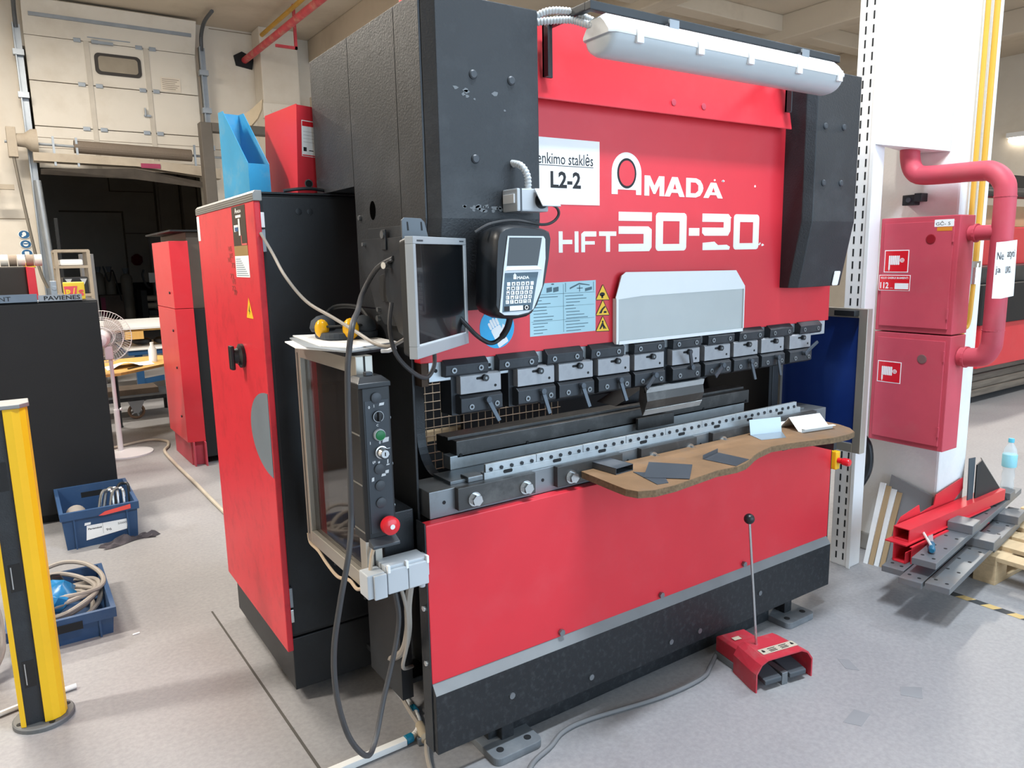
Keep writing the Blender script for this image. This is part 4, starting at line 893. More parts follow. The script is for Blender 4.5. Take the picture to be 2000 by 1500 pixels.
# ---------------------------------------------------------------- foot pedal
fp_ = thing('foot_pedal', 'red hooded foot pedal switch with upright rod and black ball knob', 'pedal', (1.333, -.22, 0))
PT = rotz(radians(-10.7), 1.333, -.288, 0)
REDM = mat('pedal_red', '#b83240', .45, var=.06, dirt='#8d8a86', dirt_amt=.25, dirt_scale=16)
def hood(k, z_): return [(-.138*k, 0), (-.138*k, .075*z_), (-.115*k, .108*z_), (-.085*k, .122*z_), (.085*k, .122*z_), (.115*k, .108*z_), (.138*k, .075*z_), (.138*k, 0)]
hm = M(PT); o_ = hood(1, 1); i_ = [(p[0]*.955, min(p[1], .117)) for p in hood(1, .965)]
secs = []
for yy, kk in ((0, 1), (.03, 1), (.15, .86)):
    secs.append(([(p[0]*kk, yy, p[1]) for p in o_], [(p[0]*kk, yy, p[1]) for p in i_]))
n_ = len(o_)
vs = [p for s in secs for r in s for p in r]; fs = []
for k in range(2):
    b0 = k*2*n_; b1 = (k+1)*2*n_
    for j in range(n_-1):
        fs.append((b0+j, b0+j+1, b1+j+1, b1+j)); fs.append((b0+n_+j+1, b0+n_+j, b1+n_+j, b1+n_+j+1))
for j in range(n_-1):
    fs.append((j, n_+j, n_+j+1, j+1)); e = 4*n_; fs.append((e+j, e+j+1, e+n_+j+1, e+n_+j))
for k in range(2):
    b0 = k*2*n_; b1 = (k+1)*2*n_
    fs.append((b0, b1, b1+n_, b0+n_)); fs.append((b0+n_-1, b0+2*n_-1, b1+2*n_-1, b1+n_-1))
hm.add(vs, fs); hm.build('hood', REDM, fp_, 0, False)
rbx = M(PT); rbx.loft([[(-.108, .13, .03), (.03, .13, .03), (.03, .27, .03), (-.108, .27, .03)], [(-.108, .13, .095), (.03, .13, .095), (.03, .27, .09), (-.108, .27, .09)], [(-.095, .135, .105), (.02, .135, .105), (.02, .255, .10), (-.095, .255, .10)]]); rbx.build('rear_cover', REDM, fp_, .004)
M(PT).box(-.11, .12, .10, .272, 0, .03).build('base_casting', mat('cast_grey', '#7f8488', .6, .3), fp_, .004)
M(PT).prism([(p[0]*.85, p[1]*.97) for p in o_], 'y', .144, .150).build('hood_back', REDM, fp_)
for a0, a1 in ((-.098, -.018), (.022, .102)):
    q = M(PT); q.loft([[(a0, -.005, .022), (a1, -.005, .022), (a1, .135, .045), (a0, .135, .045)], [(a0, -.005, .042), (a1, -.005, .042), (a1, .135, .065), (a0, .135, .065)]]); q.build('treadle', mat('treadle_rubber', '#4a4f55', .6, .2, var=.1), fp_, .004)
M(PT).box(-.012, .016, .0, .14, .0, .05).build('divider', STEELD, fp_, .002)
d = M(PT @ Matrix.Translation((0, .052, .1228))); flat(d, rrect(-.075, .095, -.018, .018, .004), .0012, .0012); lb = d.build('label_plate', mat('old_label', '#b9b2a0', .6), fp_)
d = M(PT @ Matrix.Translation((0, .052, .1242)))
for a in (-.06, .08): flat(d, [(a-.006, -.006), (a+.006, -.006), (a+.006, .002), (a, .012), (a-.006, .002)], .0003)
for a in (-.035, .02): 
    for b in (.008, -.002, -.010): flat(d, rect(a, a+.035, b-.002, b+.002), .0003)
d.build('print', INK, lb)
d = M(PT @ Matrix.Translation((-.06, .20, .1052))); flat(d, rect(-.02, .015, -.01, .012), .0008, .0008); d.build('small_sticker', mat('sticker_tan', '#c9bfa8', .6), fp_)
M().lathe([(.016, 0), (.014, .012), (.007, .02)], (1.313, -.172, .10), (0, 0, 1), 14).build('rod_socket', STEELD, fp_, 0, True)
M().cyl((1.313, -.172, .10), (1.243, -.172, .635), .0052, n=10).build('rod', CHROME, fp_, 0, True)
M().sphere((1.241, -.172, .648), .020, 18).build('knob', BLKP, fp_, 0, True)
tag(M().tube([(1.33, -.02, .05), (1.29, .0, .012), (1.20, -.045, .009), (1.10, -.085, .009), (.887, -.082, .009), (.592, -.03, .009), (.47, -.03, .009), (.384, -.068, .009), (.275, -.108, .009), (.17, -.22, .009)], .0085, 9).build('pedal_cable', mat('pedal_cable_grey', '#6f7072', .55), None, 0, True), 'grey cable trailing over the floor from the red foot pedal', 'cable')

# ================================================================== electrical cabinet
ec = thing('electrical_cabinet', 'tall black electrical cabinet with red side door', 'cabinet', (-.05, 1.1, 0))
M().box(-.222, .14, .705, 1.53, .255, 1.852).build('body', BLKC, ec, .012)
M().box(-.222, .14, .705, 1.53, .045, .251).build('plinth', BLKC, ec, .004)
M().box(-.10, .10, .78, 1.48, .0, .045).build('plinth_foot', DARKR, ec)
M().box(-.224, .142, .700, 1.535, 1.852, 1.858).build('top_plate', BLKC, ec)
dr = M().box(-.250, -.228, .672, 1.552, .222, 1.826).build('door', REDS, ec, .004)
M().prism([(-.252, 1.826), (-.252, 1.850), (-.244, 1.860), (-.222, 1.860), (-.222, 1.826)], 'y', .668, 1.555).build('top_trim', mat('trim_grey', '#8d8d8b', .5, .3), ec, .002)
for z in (1.832, 1.840, 1.848): M().box(-.2528, -.2518, .668, 1.555, z, z+.002).build('trim_groove', mat('groove', '#5e5c58', .6), ec)
hd = M(frameYZ(-.2503, .675, 1.03)); pl = [(0, -.148)]+[(-.235+.235*0-(.245*cos(t))*1.0+.235*0+.235*0, 0) for t in ()]
arc = [(-.003, -.150), (-.003, .150)]+[(-.003-.245*cos(t)+.0, .150*sin(t)) for t in [pi/2-pi*k/20 for k in range(1, 20)]]
flat(hd, arc, .0015, .0015); hd.build('grey_arc', mat('arc_grey', '#6f7a84', .45, var=.08), dr)
lk = M().lathe([(.045, 0), (.045, .012), (.03, .02), (.026, .035)], (-.2505, .965, 1.285), (-1, 0, 0), 18).build('switch_base', BLKP, dr, 0, True)
M().box(-.2985, -.283, .945, .985, 1.235, 1.325).build('switch_grip', BLKP, dr, .006)
d = M(frameYZ(-.2502, .96, 1.57)); flat(d, rect(0, .18, .115, .252), .0006); d.build('poster_top', mat('poster_dark', '#3a2f27', .5), dr)
d = M(frameYZ(-.2502, .96, 1.57)); flat(d, rect(0, .18, .08, .1148), .0006); d.build('poster_band', mat('poster_gold', '#9b7f4f', .5), dr)
d = M(frameYZ(-.2502, .96, 1.57)); flat(d, rect(.0, .18, .005, .0798), .0006); d.build('poster_grid', PAPER, dr)
d = M(frameYZ(-.2509, .96, 1.57))
for k in range(9): flat(d, rect(.01, .17-k*.012, .01+k*.0072, .0125+k*.0072), .0003)
d.build('poster_lines', mat('poster_ink', '#6d8799', .6), dr)
d = M(frameYZ(-.2509, .96, 1.57)); put_text(d, 'A', .045, .07, .228, .246, .0003, .03); put_text(d, 'MADA', .072, .128, .228, .238, .0003, .03); flat(d, rect(.05, .12, .212, .221), .0003); flat(d, rect(.08, .10, .15, .208), .0003); flat(d, [(.02, .188), (.075, .188), (.075, .18), (.045, .165), (.02, .165)], .0003); d.build('poster_print', WHITE, dr)
d = M(frameYZ(-.2510, .96, 1.57)); flat(d, rect(.03, .075, .166, .180), .0003); d.build('poster_blue', mat('poster_blue', '#2c5a8c', .5), dr)
d = M(frameYZ(-.2509, .96, 1.57)); flat(d, rect(.11, .175, .116, .122), .0003); flat(d, rect(.105, .112, .116, .15), .0003); d.build('poster_red', REDCAP, dr)
d = M(frameYZ(-.2502, .865, 1.432)); flat(d, [(0, 0), (.085, 0), (.042, .072)], .0006); tr = d.build('warning_triangle', YELD, dr)
d = M(frameYZ(-.2509, .865, 1.432)); flat(d, [(.04, .012), (.052, .026), (.045, .026), (.05, .05), (.032, .024), (.042, .024)], .0003); d.build('pictogram', INK, tr)
d = M(frameYZ(-.2502, 1.548, 1.72)); flat(d, rect(0, .045, 0, .10), .0006); d.build('vertical_label', PAPER, dr)
d = M(frameYZ(-.2509, 1.30, 1.58)); 
for (a, b) in ((.28, .10), (.29, .075), (.26, .06), (.31, .04), (.28, .0), (.30, -.02), (.29, -.045), (.31, -.06)): put_text(d, random.choice(['XP', '72', 'V2', 'W5']), a-.03, a+.02, b-.012, b+.006, .0003)
d.build('scribble', mat('pen_faded', '#8a3f3a', .7), dr)
for z in (1.66, .38):
    hg = M().box(-.2275, -.212, .690, .7045, z, z+.075).build('hinge', GALV, ec, .002)
    M().box(-.2275, -.214, .683, .700, z+.08 if z > 1 else z-.055, z+.13 if z > 1 else z-.005).build('hinge_pin', WHITEP if z > 1 else CHROME, hg, .002)
for x in (-.09, -.05): M().lathe([(.011, 0), (.011, .0015), (.008, .002)], (x, .7048, 1.795), (0, -1, 0), 16).build('plug', BLKP, ec, 0, True)
for (x, z) in ((-.04, .50), (.05, .52), (.07, .33)): M().cyl((x, .7048, z), (x, .700, z), .006, n=8).build('screw', STEELD, ec)
# files on the cabinet
bf = thing('magazine_file', 'translucent blue plastic magazine file standing on the cabinet', 'file holder', (-.15, 1.0, 1.86))
BT = rotz(radians(8), -.19, .92, 1.8605)
fpoly = [(0, 0), (.235, 0), (.235, .32), (.19, .32), (0, .115)]
def wall(poly, x0): 
    return M(BT).prism(poly, 'x', x0, x0+.002)
wall(fpoly, 0).build('side', BFILE, bf); wall(fpoly, .078).build('side', BFILE, bf)
M(BT).box(.002, .078, .233, .235, 0, .32).build('back', BFILE, bf)
M(BT).box(.002, .078, 0, .002, 0, .115).build('front', BFILE, bf)
M(BT).box(.002, .078, .002, .233, 0, .002).build('bottom', BFILE, bf)
rbn = thing('lever_arch_binder', 'red lever arch binder standing on the cabinet with white spine label', 'binder', (-.02, .95, 1.86))
RT_ = Matrix.Translation((-.045, .835, 1.8605)) @ Matrix.Rotation(radians(6), 4, 'Z') @ Matrix.Rotation(radians(3), 4, 'Y')
M(RT_).box(0, .08, 0, .003, 0.003, .315).build('spine', RED, rbn)
for x in (0, .0775): M(RT_).box(x, x+.0025, .003, .285, .003, .318).build('cover', RED, rbn)
M(RT_).box(.006, .074, .01, .27, .008, .305).build('pages', PAPER, rbn)
d = M(RT_ @ frameXZ(0, 0, 0)); flat(d, rect(.018, .070, .14, .265), .0008); sl = d.build('spine_label', PAPER, rbn)
d = M(RT_ @ frameXZ(0, -.0009, 0)); flat(d, rect(.020, .068, .245, .262), .0003); flat(d, rect(.020, .068, .142, .146), .0003); d.build('label_band', REDCAP, sl)
d = M(RT_ @ frameXZ(0, -.0009, 0)); flat(d, rect(.024, .036, .158, .172), .0003); flat(d, rect(.045, .062, .160, .163), .0003)
for k in range(4): flat(d, rect(.024, .064, .19+k*.012, .1905+k*.012), .0003)
d.build('label_print', INK, sl)
d = M(RT_ @ frameXZ(0, 0, 0)); ro = ell(.042, .045, .016, .016, 24); d.loft([[(p[0], p[1], .0012) for p in ro], [(.042+(p[0]-.042)*.78, .045+(p[1]-.045)*.78, .0012) for p in ro]], False); d.build('finger_ring', CHROME, rbn)
d = M(RT_ @ frameXZ(0, 0, 0)); flat(d, ell(.042, .045, .0125, .0125, 20), .0008); d.build('finger_hole', DARKR, rbn)
tag(M().tube([(-.12, .76, 1.868), (-.06, .75, 1.876), (-.01, .75, 1.876), (.05, .76, 1.868), (.015, .85, 1.866)], .006, 7).build('top_cable', BLKP, None, 0, True), 'short black cable lying on the cabinet top before the red binder', 'cable')
# ================================================================== right side: pillar, strut, hydrant cabinets
struct(M().box(2.80, 3.08, -.09, .36, 0, 5.56).build('pillar', PILLAR, None, .012))['label'] = 'white painted masonry pillar'
struct(M().box(2.792, 3.09, -.10, .37, 0, .10).build('baseboard_pillar', mat('pillar_foot', '#9b9a97', .9, var=.1), None, .01))
st = thing('slotted_strut', 'tall white steel upright with rows of slots beside the press brake', 'upright', (2.55, .22, 0))
M().box(2.50, 2.60, .175, .28, 0, 5.5).build('upright', WHITEM, st, .004)
M().box(2.49, 2.50, .165, .185, .0, 5.5).build('lip', WHITEM, st, .002)
sl0 = None
for k in range(66):
    for y in (.208, .246):
        z = .035+k*.06
        if sl0 is None:
            sl0 = M().box(2.4988, 2.4998, y-.004, y+.004, z, z+.036).build('slot', DARKR, st)
        else: dup(sl0, (0, y-.208, k*.06), st)
ct_ = thing('corner_casing', 'white sheet casing boxed between the strut and the pillar above the hydrant', 'casing', (2.7, .1, 2.08))
M().loft([[(2.505, .17, 2.115), (2.795, -.03, 2.075), (2.795, .16, 2.085)], [(2.505, .17, 5.5), (2.795, -.03, 5.5), (2.795, .16, 5.5)]]).build('casing', WHITEM, ct_)
M().box(2.64, 2.69, .02, .06, 2.10, 2.16).build('label_patch', GREYP, ct_) if False else None
# hydrant cabinets
def hydrant(z0, z1, lab, upper):
    t = thing('hydrant_cabinet', lab, 'cabinet', (2.67, 0, z0))
    M().box(2.605, 2.745, -.192, .172, z0, z1).build('body', REDF, t, .004)
    M().box(2.745, 2.80, -.06, .14, z0+.08, z1-.08).build('spacer', REDF, t)
    dd = M().box(2.596, 2.6045, -.172, .150, z0+.025, z1-.025).build('door', REDF, t, .002)
    for z in (z0+.07, z1-.12): M().box(2.590, 2.596, -.176, -.168, z, z+.05).build('hinge', REDF, t, .001)
    zc = 1.668 if upper else 1.110
    M().lathe([(.022, 0), (.022, .002), (.019, .003)], (2.596, -.073, zc), (-1, 0, 0), 20).build('lock_window', mat('lock_red', '#8c1623', .4) if upper else mat('lock_grey', '#7b5a58', .4), dd)
    zb = 1.515 if upper else .978
    d = M(frameYZ(2.5958, .140, zb)); flat(d, rect(0, .118, 0, .106), .0006); sg = d.build('hose_sign', PAPER, dd)
    d = M(frameYZ(2.5950, .140, zb)); flat(d, rect(.004, .114, .004, .102), .0004); d.build('sign_field', REDCAP, sg)
    d = M(frameYZ(2.5944, .140, zb))
    for k in range(6): flat(d, rrect(.022+k*.009, .0295+k*.009, .036, .080, .003), .0003)
    flat(d, rect(.022, .029, .016, .0358), .0003); flat(d, [(.022, .0158), (.029, .0158), (.0255, .006)], .0003)
    ro = ell(.087, .058, .0105, .0105, 20); d.loft([[(p[0], p[1], 0) for p in ro], [(.087+(p[0]-.087)*.75, .058+(p[1]-.058)*.75, 0) for p in ro]], False)
    flat(d, rect(.0855, .0885, .050, .066), .0003); flat(d, rect(.0785, .0955, .0565, .0595), .0003)
    d.build('hose_mark', WHITE, sg)
    return t, dd
_, dd = hydrant(1.232, 1.772, 'upper dusty red hydrant cabinet with two signs on the pillar', True)
d = M(frameYZ(2.5958, .161, 1.428)); flat(d, rect(0, .153, 0, .075), .0006); s2 = d.build('phone_sign', PAPER, dd)
d = M(frameYZ(2.5950, .161, 1.428)); flat(d, rect(.003, .150, .003, .072), .0004); d.build('sign_field', REDCAP, s2)
d = M(frameYZ(2.5944, .161, 1.428)); put_text(d, 'KILUS GAISRUI SKAMBINTI', .010, .143, .056, .066, .0003, .02); put_text(d, '112', .008, .050, .010, .040, .0003, .03); put_text(d, 'arba', .056, .072, .010, .016, .0003); flat(d, rect(.080, .146, .008, .036), .0003); d.build('sign_print', WHITE, s2)
d = M(frameYZ(2.5958, -.085, 1.722)); flat(d, rect(0, .085, 0, .032), .0006); s3 = d.build('number_label', PAPER, dd)
d = M(frameYZ(2.5951, -.085, 1.722)); put_text(d, 'G\u010c- 5', .006, .070, .006, .025, .0003); d.build('label_print', INK, s3)
d = M(frameYZ(2.5958, -.098, 1.703)); flat(d, rect(0, .066, 0, .017), .0006); d.build('small_sticker', mat('orange_sticker', '#d98a2b', .5), dd)
hydrant(.678, 1.226, 'lower dusty red hydrant cabinet with one hose sign', False)
# red pipe
rpp = thing('hydrant_pipe', 'thick dusty red water pipe bending down to the hydrant cabinets', 'pipe', (2.7, -.2, 1.1))
M().tube([(2.72, .12, 2.13), (2.72, .115, 2.05), (2.72, .09, 1.99), (2.72, .03, 1.967), (2.71, -.205, 1.962), (2.705, -.265, 1.952), (2.70, -.31, 1.91), (2.70, -.325, 1.84), (2.70, -.325, 1.55), (2.70, -.325, 1.24), (2.70, -.318, 1.175), (2.70, -.29, 1.135), (2.70, -.23, 1.125), (2.70, -.193, 1.125)], .044, 16, 5).build('main_pipe', REDF, rpp, 0, True)
M().cyl((2.70, -.33, 1.69), (2.70, -.193, 1.69), .034, n=16).build('branch', REDF, rpp, 0, True)
for (p, q) in (((2.70, -.325, 1.84), (2.70, -.325, 1.845)), ((2.70, -.325, 1.255), (2.70, -.325, 1.26))): M().cyl(p, q, .0455, n=18).build('weld_ring', REDF, rpp)
M().cyl((2.70, -.225, 1.69), (2.70, -.215, 1.69), .042, n=16).cyl((2.70, -.225, 1.125), (2.70, -.215, 1.125), .05, n=16).build('collar', REDF, rpp)
yp = thing('gas_pipes', 'pair of yellow gas pipes joined in a U on the pillar', 'pipe', (2.92, -.12, 1.2))
M().tube([(2.86, -.112, 5.5), (2.87, -.112, 3), (2.875, -.112, 1.35), (2.885, -.112, 1.27), (2.91, -.112, 1.24), (2.935, -.112, 1.27), (2.945, -.112, 1.35), (2.955, -.112, 1.55)], .011, 10, 5).build('pipe', mat('gas_yellow', '#d8a63c', .5, var=.06), yp, 0, True)
M().cyl((2.955, -.112, 1.55), (2.965, -.112, 5.5), .013, n=10).build('pipe', mat('gas_yellow'  , '#d8a63c'), yp, 0, True)
M().cyl((2.95, -.112, 1.45), (2.952, -.112, 1.55), .016, n=8).box(2.93, 2.98, -.125, -.10, 1.53, 1.56).build('valve', CHROME, yp)
tag(M().box(2.93, 2.98, -.13, -.10, 2.60, 2.64).build('pipe_clip', WHITEM, None, .004), 'small white pipe clip on the pillar face', 'clip') if False else None
bc = thing('black_socket', 'small black camera like fitting on the pillar above the cabinets', 'fitting', (2.78, .12, 1.86))
M().box(2.745, 2.80, .095, .155, 1.835, 1.885).build('body', BLKP, bc, .004); M().cyl((2.745, .12, 1.86), (2.735, .12, 1.86), .012, n=12).build('lens', GREYD, bc); M().box(2.74, 2.80, .06, .095, 1.85, 1.89).build('arm', BLKP, bc, .003)
# paper notice hanging on the pipe
pn = thing('paper_notice', 'creased white paper notice hung on the red pipe', 'notice', (2.6, -.40, 1.41))
M().add([(2.485, -.398, 1.645), (2.530, -.415, 1.648), (2.690, -.392, 1.655), (2.703, -.392, 1.413), (2.53, -.415, 1.41), (2.487, -.398, 1.412)], [(0, 1, 4, 5), (1, 2, 3, 4)]).build('sheet', PAPER, pn)
NT = Matrix.Translation((2.53, -.4165, 1.41)) @ Matrix.Rotation(math.atan2(.023, .165), 4, 'Z') @ Matrix.Rotation(radians(90), 4, 'X')
d = M(NT); put_text(d, 'atyti', .03, .135, .163, .203, .0004); put_text(d, 'uvo.', .025, .10, .105, .135, .0004); d.build('print', INK, pn)
NT2 = Matrix.Translation((2.487, -.400, 1.41)) @ Matrix.Rotation(math.atan2(-.017, .045), 4, 'Z') @ Matrix.Rotation(radians(90), 4, 'X')
d = M(NT2); put_text(d, 'Ne', .006, .040, .163, .195, .0006); put_text(d, 'ja', .004, .03, .10, .135, .0006); d.build('print', INK, pn)
tag(M().tube([(2.61, .32, 1.0), (2.64, .25, .72), (2.66, .20, .62), (2.655, .19, .5), (2.62, .22, .40), (2.62, .3, .3)], .02, 9).build('black_hose', BLKP, None, 0, True), 'black hose curving behind the white slotted upright', 'hose')
tag(M().cyl((3.13, .05, 0), (3.13, .05, 1.05), .035, n=12).cyl((3.13, .05, .62), (3.13, .05, .78), .045, n=12).build('downpipe', mat('pipe_grey', '#7f868c', .5), None, 0, True), 'grey plastic downpipe behind the pillar corner', 'pipe')
# ---------------------------------------------------------------- pallet and steel pile
pl = thing('pallet', 'pale wooden pallet under the steel plates', 'pallet', (3.4, -.2, 0))
for i in range(7): M().box(2.87+i*.175, 2.87+i*.175+.10+.03*(i % 2), -.62, .18 if False else -.11+.0, .122, .144).build('top_board', PINE, pl, .002)
for y in (-.62, -.36, -.21): M().box(2.87, 4.05, y, y+.10, .10, .122).build('stringer', PINE, pl, .002)
for x in (2.87, 3.40, 3.93):
    for y in (-.62, -.36, -.21): M().box(x, x+.12, y, y+.10, .022, .10).build('block', PINE, pl, .002)
for y in (-.62, -.36, -.21): M().box(2.87, 4.05, y, y+.10, 0, .022).build('bottom_board', PINE, pl, .002)
PLT = mat('pile_steel', '#7b8085', .45, .5, var=.12, dirt='#7d6a55', dirt_amt=.45, dirt_scale=6)
PT1 = rotz(radians(9.5), 2.20, -.355, 0)
def plate(x0, x1, y0, y1, z0, z1, lab, holes=True):
    t = thing('steel_plate', lab, 'steel plate', tuple(PT1 @ Vector(((x0+x1)/2, (y0+y1)/2, z0))))
    M(PT1).box(x0, x1, y0, y1, z0, z1).build('bar', PLT, t, .002)
    x = x0+.04
    while holes and x < x1-.05:
        for yy in (y0+.025, y1-.025):
            M(PT1).cyl((x+(yy-y0)*.3, yy, z1-.0002), (x+(yy-y0)*.3, yy, z1+.0006), .008, n=10).build('drilled_hole', DARKR, t)
        x += .16
plate(0, 1.35, -.098, .0, .172, .200, 'front drilled steel plate lowest in the pile, jutting past the pallet')
plate(-.02, 1.3, .006, .10, .172, .200, 'drilled steel plate in the lowest layer, between two others')
plate(.06, 1.2, .106, .20, .172, .200, 'rear steel plate in the lowest layer beside the red sections')
plate(.06, 1.50, -.022, .078, .244, .274, 'long drilled steel plate in the upper layer with the blue handled tool')
def block(x0, x1, y0, y1, z0, z1, lab):
    b_ = M(PT1).box(x0, x1, y0, y1, z0, z1).build('steel_block', PLT, None, .003); tag(b_, lab, 'steel block')
block(.58, .70, -.115, .02, .2005, .2435, 'steel spacer block on the front lowest plate')
block(1.05, 1.17, -.11, .02, .2005, .2435, 'steel spacer block under the far end of the upper plate')
block(.53, .65, -.035, .075, .2745, .318, 'rusty steel block lying across the long upper plate')
block(1.22, 1.32, -.03, .09, .2745, .312, 'rusty steel block at the far end of the upper plate')
block(.72, 1.2, -.09, .19, .144, .1715, 'flat packing bar between pallet and plates')
RC = RED
rs = M(rotz(radians(2), 2.30, -.205, 0))
t = thing('red_box_section', 'red painted steel box section on top of the pile', 'box section', (2.7, -.2, .31))
q = rotz(radians(0.6), 2.365, -.192, 0)
for (y0, y1, z0, z1) in ((0, .075, .290, .294), (0, .075, .346, .350), (0, .004, .294, .346), (.071, .075, .294, .346)): M(q).box(0, .98, y0, y1, z0, z1).build('wall', RED, t)
t = thing('red_channel', 'red painted steel channel below the box section', 'channel', (2.7, -.2, .2))
q = rotz(radians(1.0), 2.32, -.205, 0)
for (y0, y1, z0, z1) in ((0, .004, .2005, .255), (0, .06, .2005, .205), (.056, .06, .2005, .284), (.0, .10, .284, .2895)): M(q).box(0, .85, y0, y1, z0, z1).build('flange', RED, t)
t = thing('red_angle', 'red painted steel angle between channel and plates', 'angle', (2.6, -.25, .2))
q = rotz(radians(1.5), 2.34, -.222, 0)
M(q).box(0, .35, 0, .012, .2765, .2805).build('flange', RED, t); M(q).box(0, .35, -.0, .004, .2005, .2765).build('flange', RED, t)
rpz = [(2.40, .290), (2.40, .325), (2.45, .370), (2.61, .395), (2.625, .350), (2.75, .365), (2.765, .415), (3.03, .455), (3.04, .395), (2.92, .33), (2.90, .29)]
zp = M(rotz(radians(0), 0, -.105, 0)); zp.prism(rpz, 'y', 0, .004)
tag(zp.build('red_bracket_plate', RED, None), 'red cut steel plate with stepped edge standing behind the box section', 'metal part')
tag(M().add([(2.98, -.16, .30), (3.03, -.16, .30), (3.14, -.11, .545), (3.075, -.11, .55), (2.98, -.155, .30), (3.03, -.155, .30), (3.14, -.105, .545), (3.075, -.105, .55)], [(0,1,2,3),(7,6,5,4),(0,4,5,1),(1,5,6,2),(2,6,7,3),(3,7,4,0)]).build('flat_bar', mat('slate_bar', '#46525b', .45, .2), None), 'dark slate flat bar leaning beside the black folded plate', 'metal part')
bp2 = M(); bp2.add([(3.03, -.17, .29), (3.42, -.17, .265), (3.18, -.125, .525), (3.13, -.125, .51), (3.50, -.10, .29), (3.25, -.09, .52), (3.03, -.165, .29), (3.42, -.165, .265), (3.18, -.12, .525), (3.13, -.12, .51), (3.50, -.095, .29), (3.25, -.085, .52)],
        [(0,1,2,3),(1,4,5,2),(9,8,7,6),(8,11,10,7),(3,2,8,9),(2,5,11,8),(0,6,7,1),(1,7,10,4)])
tag(bp2.build('folded_black_plate', BLKC, None), 'black folded sheet plate standing on the steel pile', 'metal part')
cbx = thing('cardboard_pack', 'flat grey cardboard pack leaning on the pillar behind the red steel', 'cardboard', (2.70, 0, .0))
M().add([(2.66, .14, .0), (2.70, -.085, .0), (2.775, -.085, .40), (2.775, .13, .46), (2.68, .145, .0), (2.72, -.08, .0), (2.785, -.08, .40), (2.785, .135, .46)], [(0,1,2,3),(7,6,5,4),(0,4,5,1),(1,5,6,2),(2,6,7,3),(3,7,4,0)]).build('sheet', mat('card_grey', '#8f9194', .8, var=.08), cbx)
for k in range(4):
    y = .145-k*.026; zt = .42-k*.012
    o = M(); o.loft([[(2.625+k*.006, y, 0), (2.631+k*.006, y, 0), (2.631+k*.006, y+.023, 0), (2.625+k*.006, y+.023, 0)], [(2.735+k*.006, y-.01, zt), (2.741+k*.006, y-.01, zt), (2.741+k*.006, y+.02, zt), (2.735+k*.006, y+.02, zt)]])
    o.build('folded_carton', PAPER if k % 2 == 0 else mat('card_brown', '#b59b77', .8), cbx)
tl = thing('scraper', 'blue handled scraper lying on the steel plate', 'tool', (2.4, -.28, .275))
TT = rotz(radians(28), 2.345, -.305, .2755)
M(TT).lathe([(.010, 0), (.016, .015), (.013, .05), (.016, .085), (.008, .10)], (0, 0, .016), (1, 0, 0), 12).build('handle', mat('blue_handle', '#17607f', .4), tl, 0, True)
M(TT).box(.10, .24, -.010, .010, .010, .013).build('blade', STEEL, tl)
tag(M(rotz(radians(38), 2.375, -.285, .2925)).cyl((0, 0, .012), (.22, 0, .012), .006, n=10).build('chalk_stick', mat('pale_rod', '#cfd0cd', .6), None), 'pale marking stick lying across the red channel', 'tool')
wb_ = thing('water_bottle', 'clear plastic water bottle with pale blue label and cap on the steel pile', 'bottle', (3.62, -.08, .274))
PET = mat('pet_plastic', '#dfe9ee', .08, var=.02, alpha=.35)
M().lathe([(.030, 0), (.034, .02), (.030, .05), (.033, .08), (.029, .11), (.035, .135), (.036, .20), (.030, .235), (.014, .262), (.013, .275)], (3.62, -.08, .274), (0, 0, 1), 20).build('body', PET, wb_, 0, True)
M().lathe([(.0358, .13), (.0372, .135), (.0372, .198), (.0358, .202)], (3.62, -.08, .274), (0, 0, 1), 20).build('label', mat('aqua_label', '#8fd0e0', .4, var=.1), wb_, 0, True)
M().lathe([(.015, .270), (.015, .288), (.013, .292)], (3.62, -.08, .274), (0, 0, 1), 16).build('cap', mat('aqua_cap', '#55b4cf', .4), wb_, 0, True)
tp_ = thing('hazard_tape', 'worn yellow and black hazard tape on the floor beside the pallet', 'tape', (2.62, -.45, 0))
for k in range(9):
    y = -.25-k*.055
    M().add([(2.60, y, .001), (2.645, y-.02, .001), (2.645, y-.075, .001), (2.60, y-.055, .001)], [(0, 3, 2, 1)]).build('stripe', mat('tape_yellow', '#c9ac72', .7, var=.1) if k % 2 else mat('tape_black', '#3b3d3f', .7), tp_)
# ---------------------------------------------------------------- far right: stacked machine beyond the pillar
fm = thing('far_machine', 'long red and black machine bed standing on timber beyond the pillar', 'machine', (8.2, 2.6, 0))
OLDW = mat('grey_timber', '#6d655c', .9, var=.3, scale=3, stretch=(1, 1, 14))
for i in range(4): M().box(7.2, 10.5, 1.75+i*.02, 2.9, .08+i*.075, .15+i*.075).build('timber', OLDW, fm, .01)
M().box(7.2, 10.5, 1.7, 3.0, .39, .84).build('red_base', RED, fm, .01)
M().box(7.1, 10.5, 1.66, 3.0, .845, 1.25).build('black_bed', DARKR, fm, .01)
M().box(7.3, 10.4, 1.8, 3.0, 1.25, 1.42).build('black_slide', DARK, fm, .01)
M().box(7.1, 10.5, 2.2, 3.0, 1.42, 1.85).build('red_body', RED, fm, .01)
M().box(7.2, 10.4, 2.3, 3.1, 1.86, 2.10).build('cardboard', mat('card_tan', '#b79c78', .8), fm)
M().cyl((6.9, 2.1, 2.2), (10.5, 2.1, 2.24), .06, n=14).build('black_tube', BLKP, fm)
M().box(6.8, 10.4, 2.5, 2.9, 2.30, 2.50).build('black_arm', DARKR, fm)
M().lathe([(.10, 0), (.10, .12), (.06, .2)], (7.9, 2.25, 2.3), (0, 0, 1), 16).build('warning_beacon', mat('beacon', '#d9502c', .4), fm, 0, True)
t = thing('wall_lamp', 'bright fluorescent tube lamp glowing on the far right wall', 'lamp', (15.9, 5.2, 3.8))
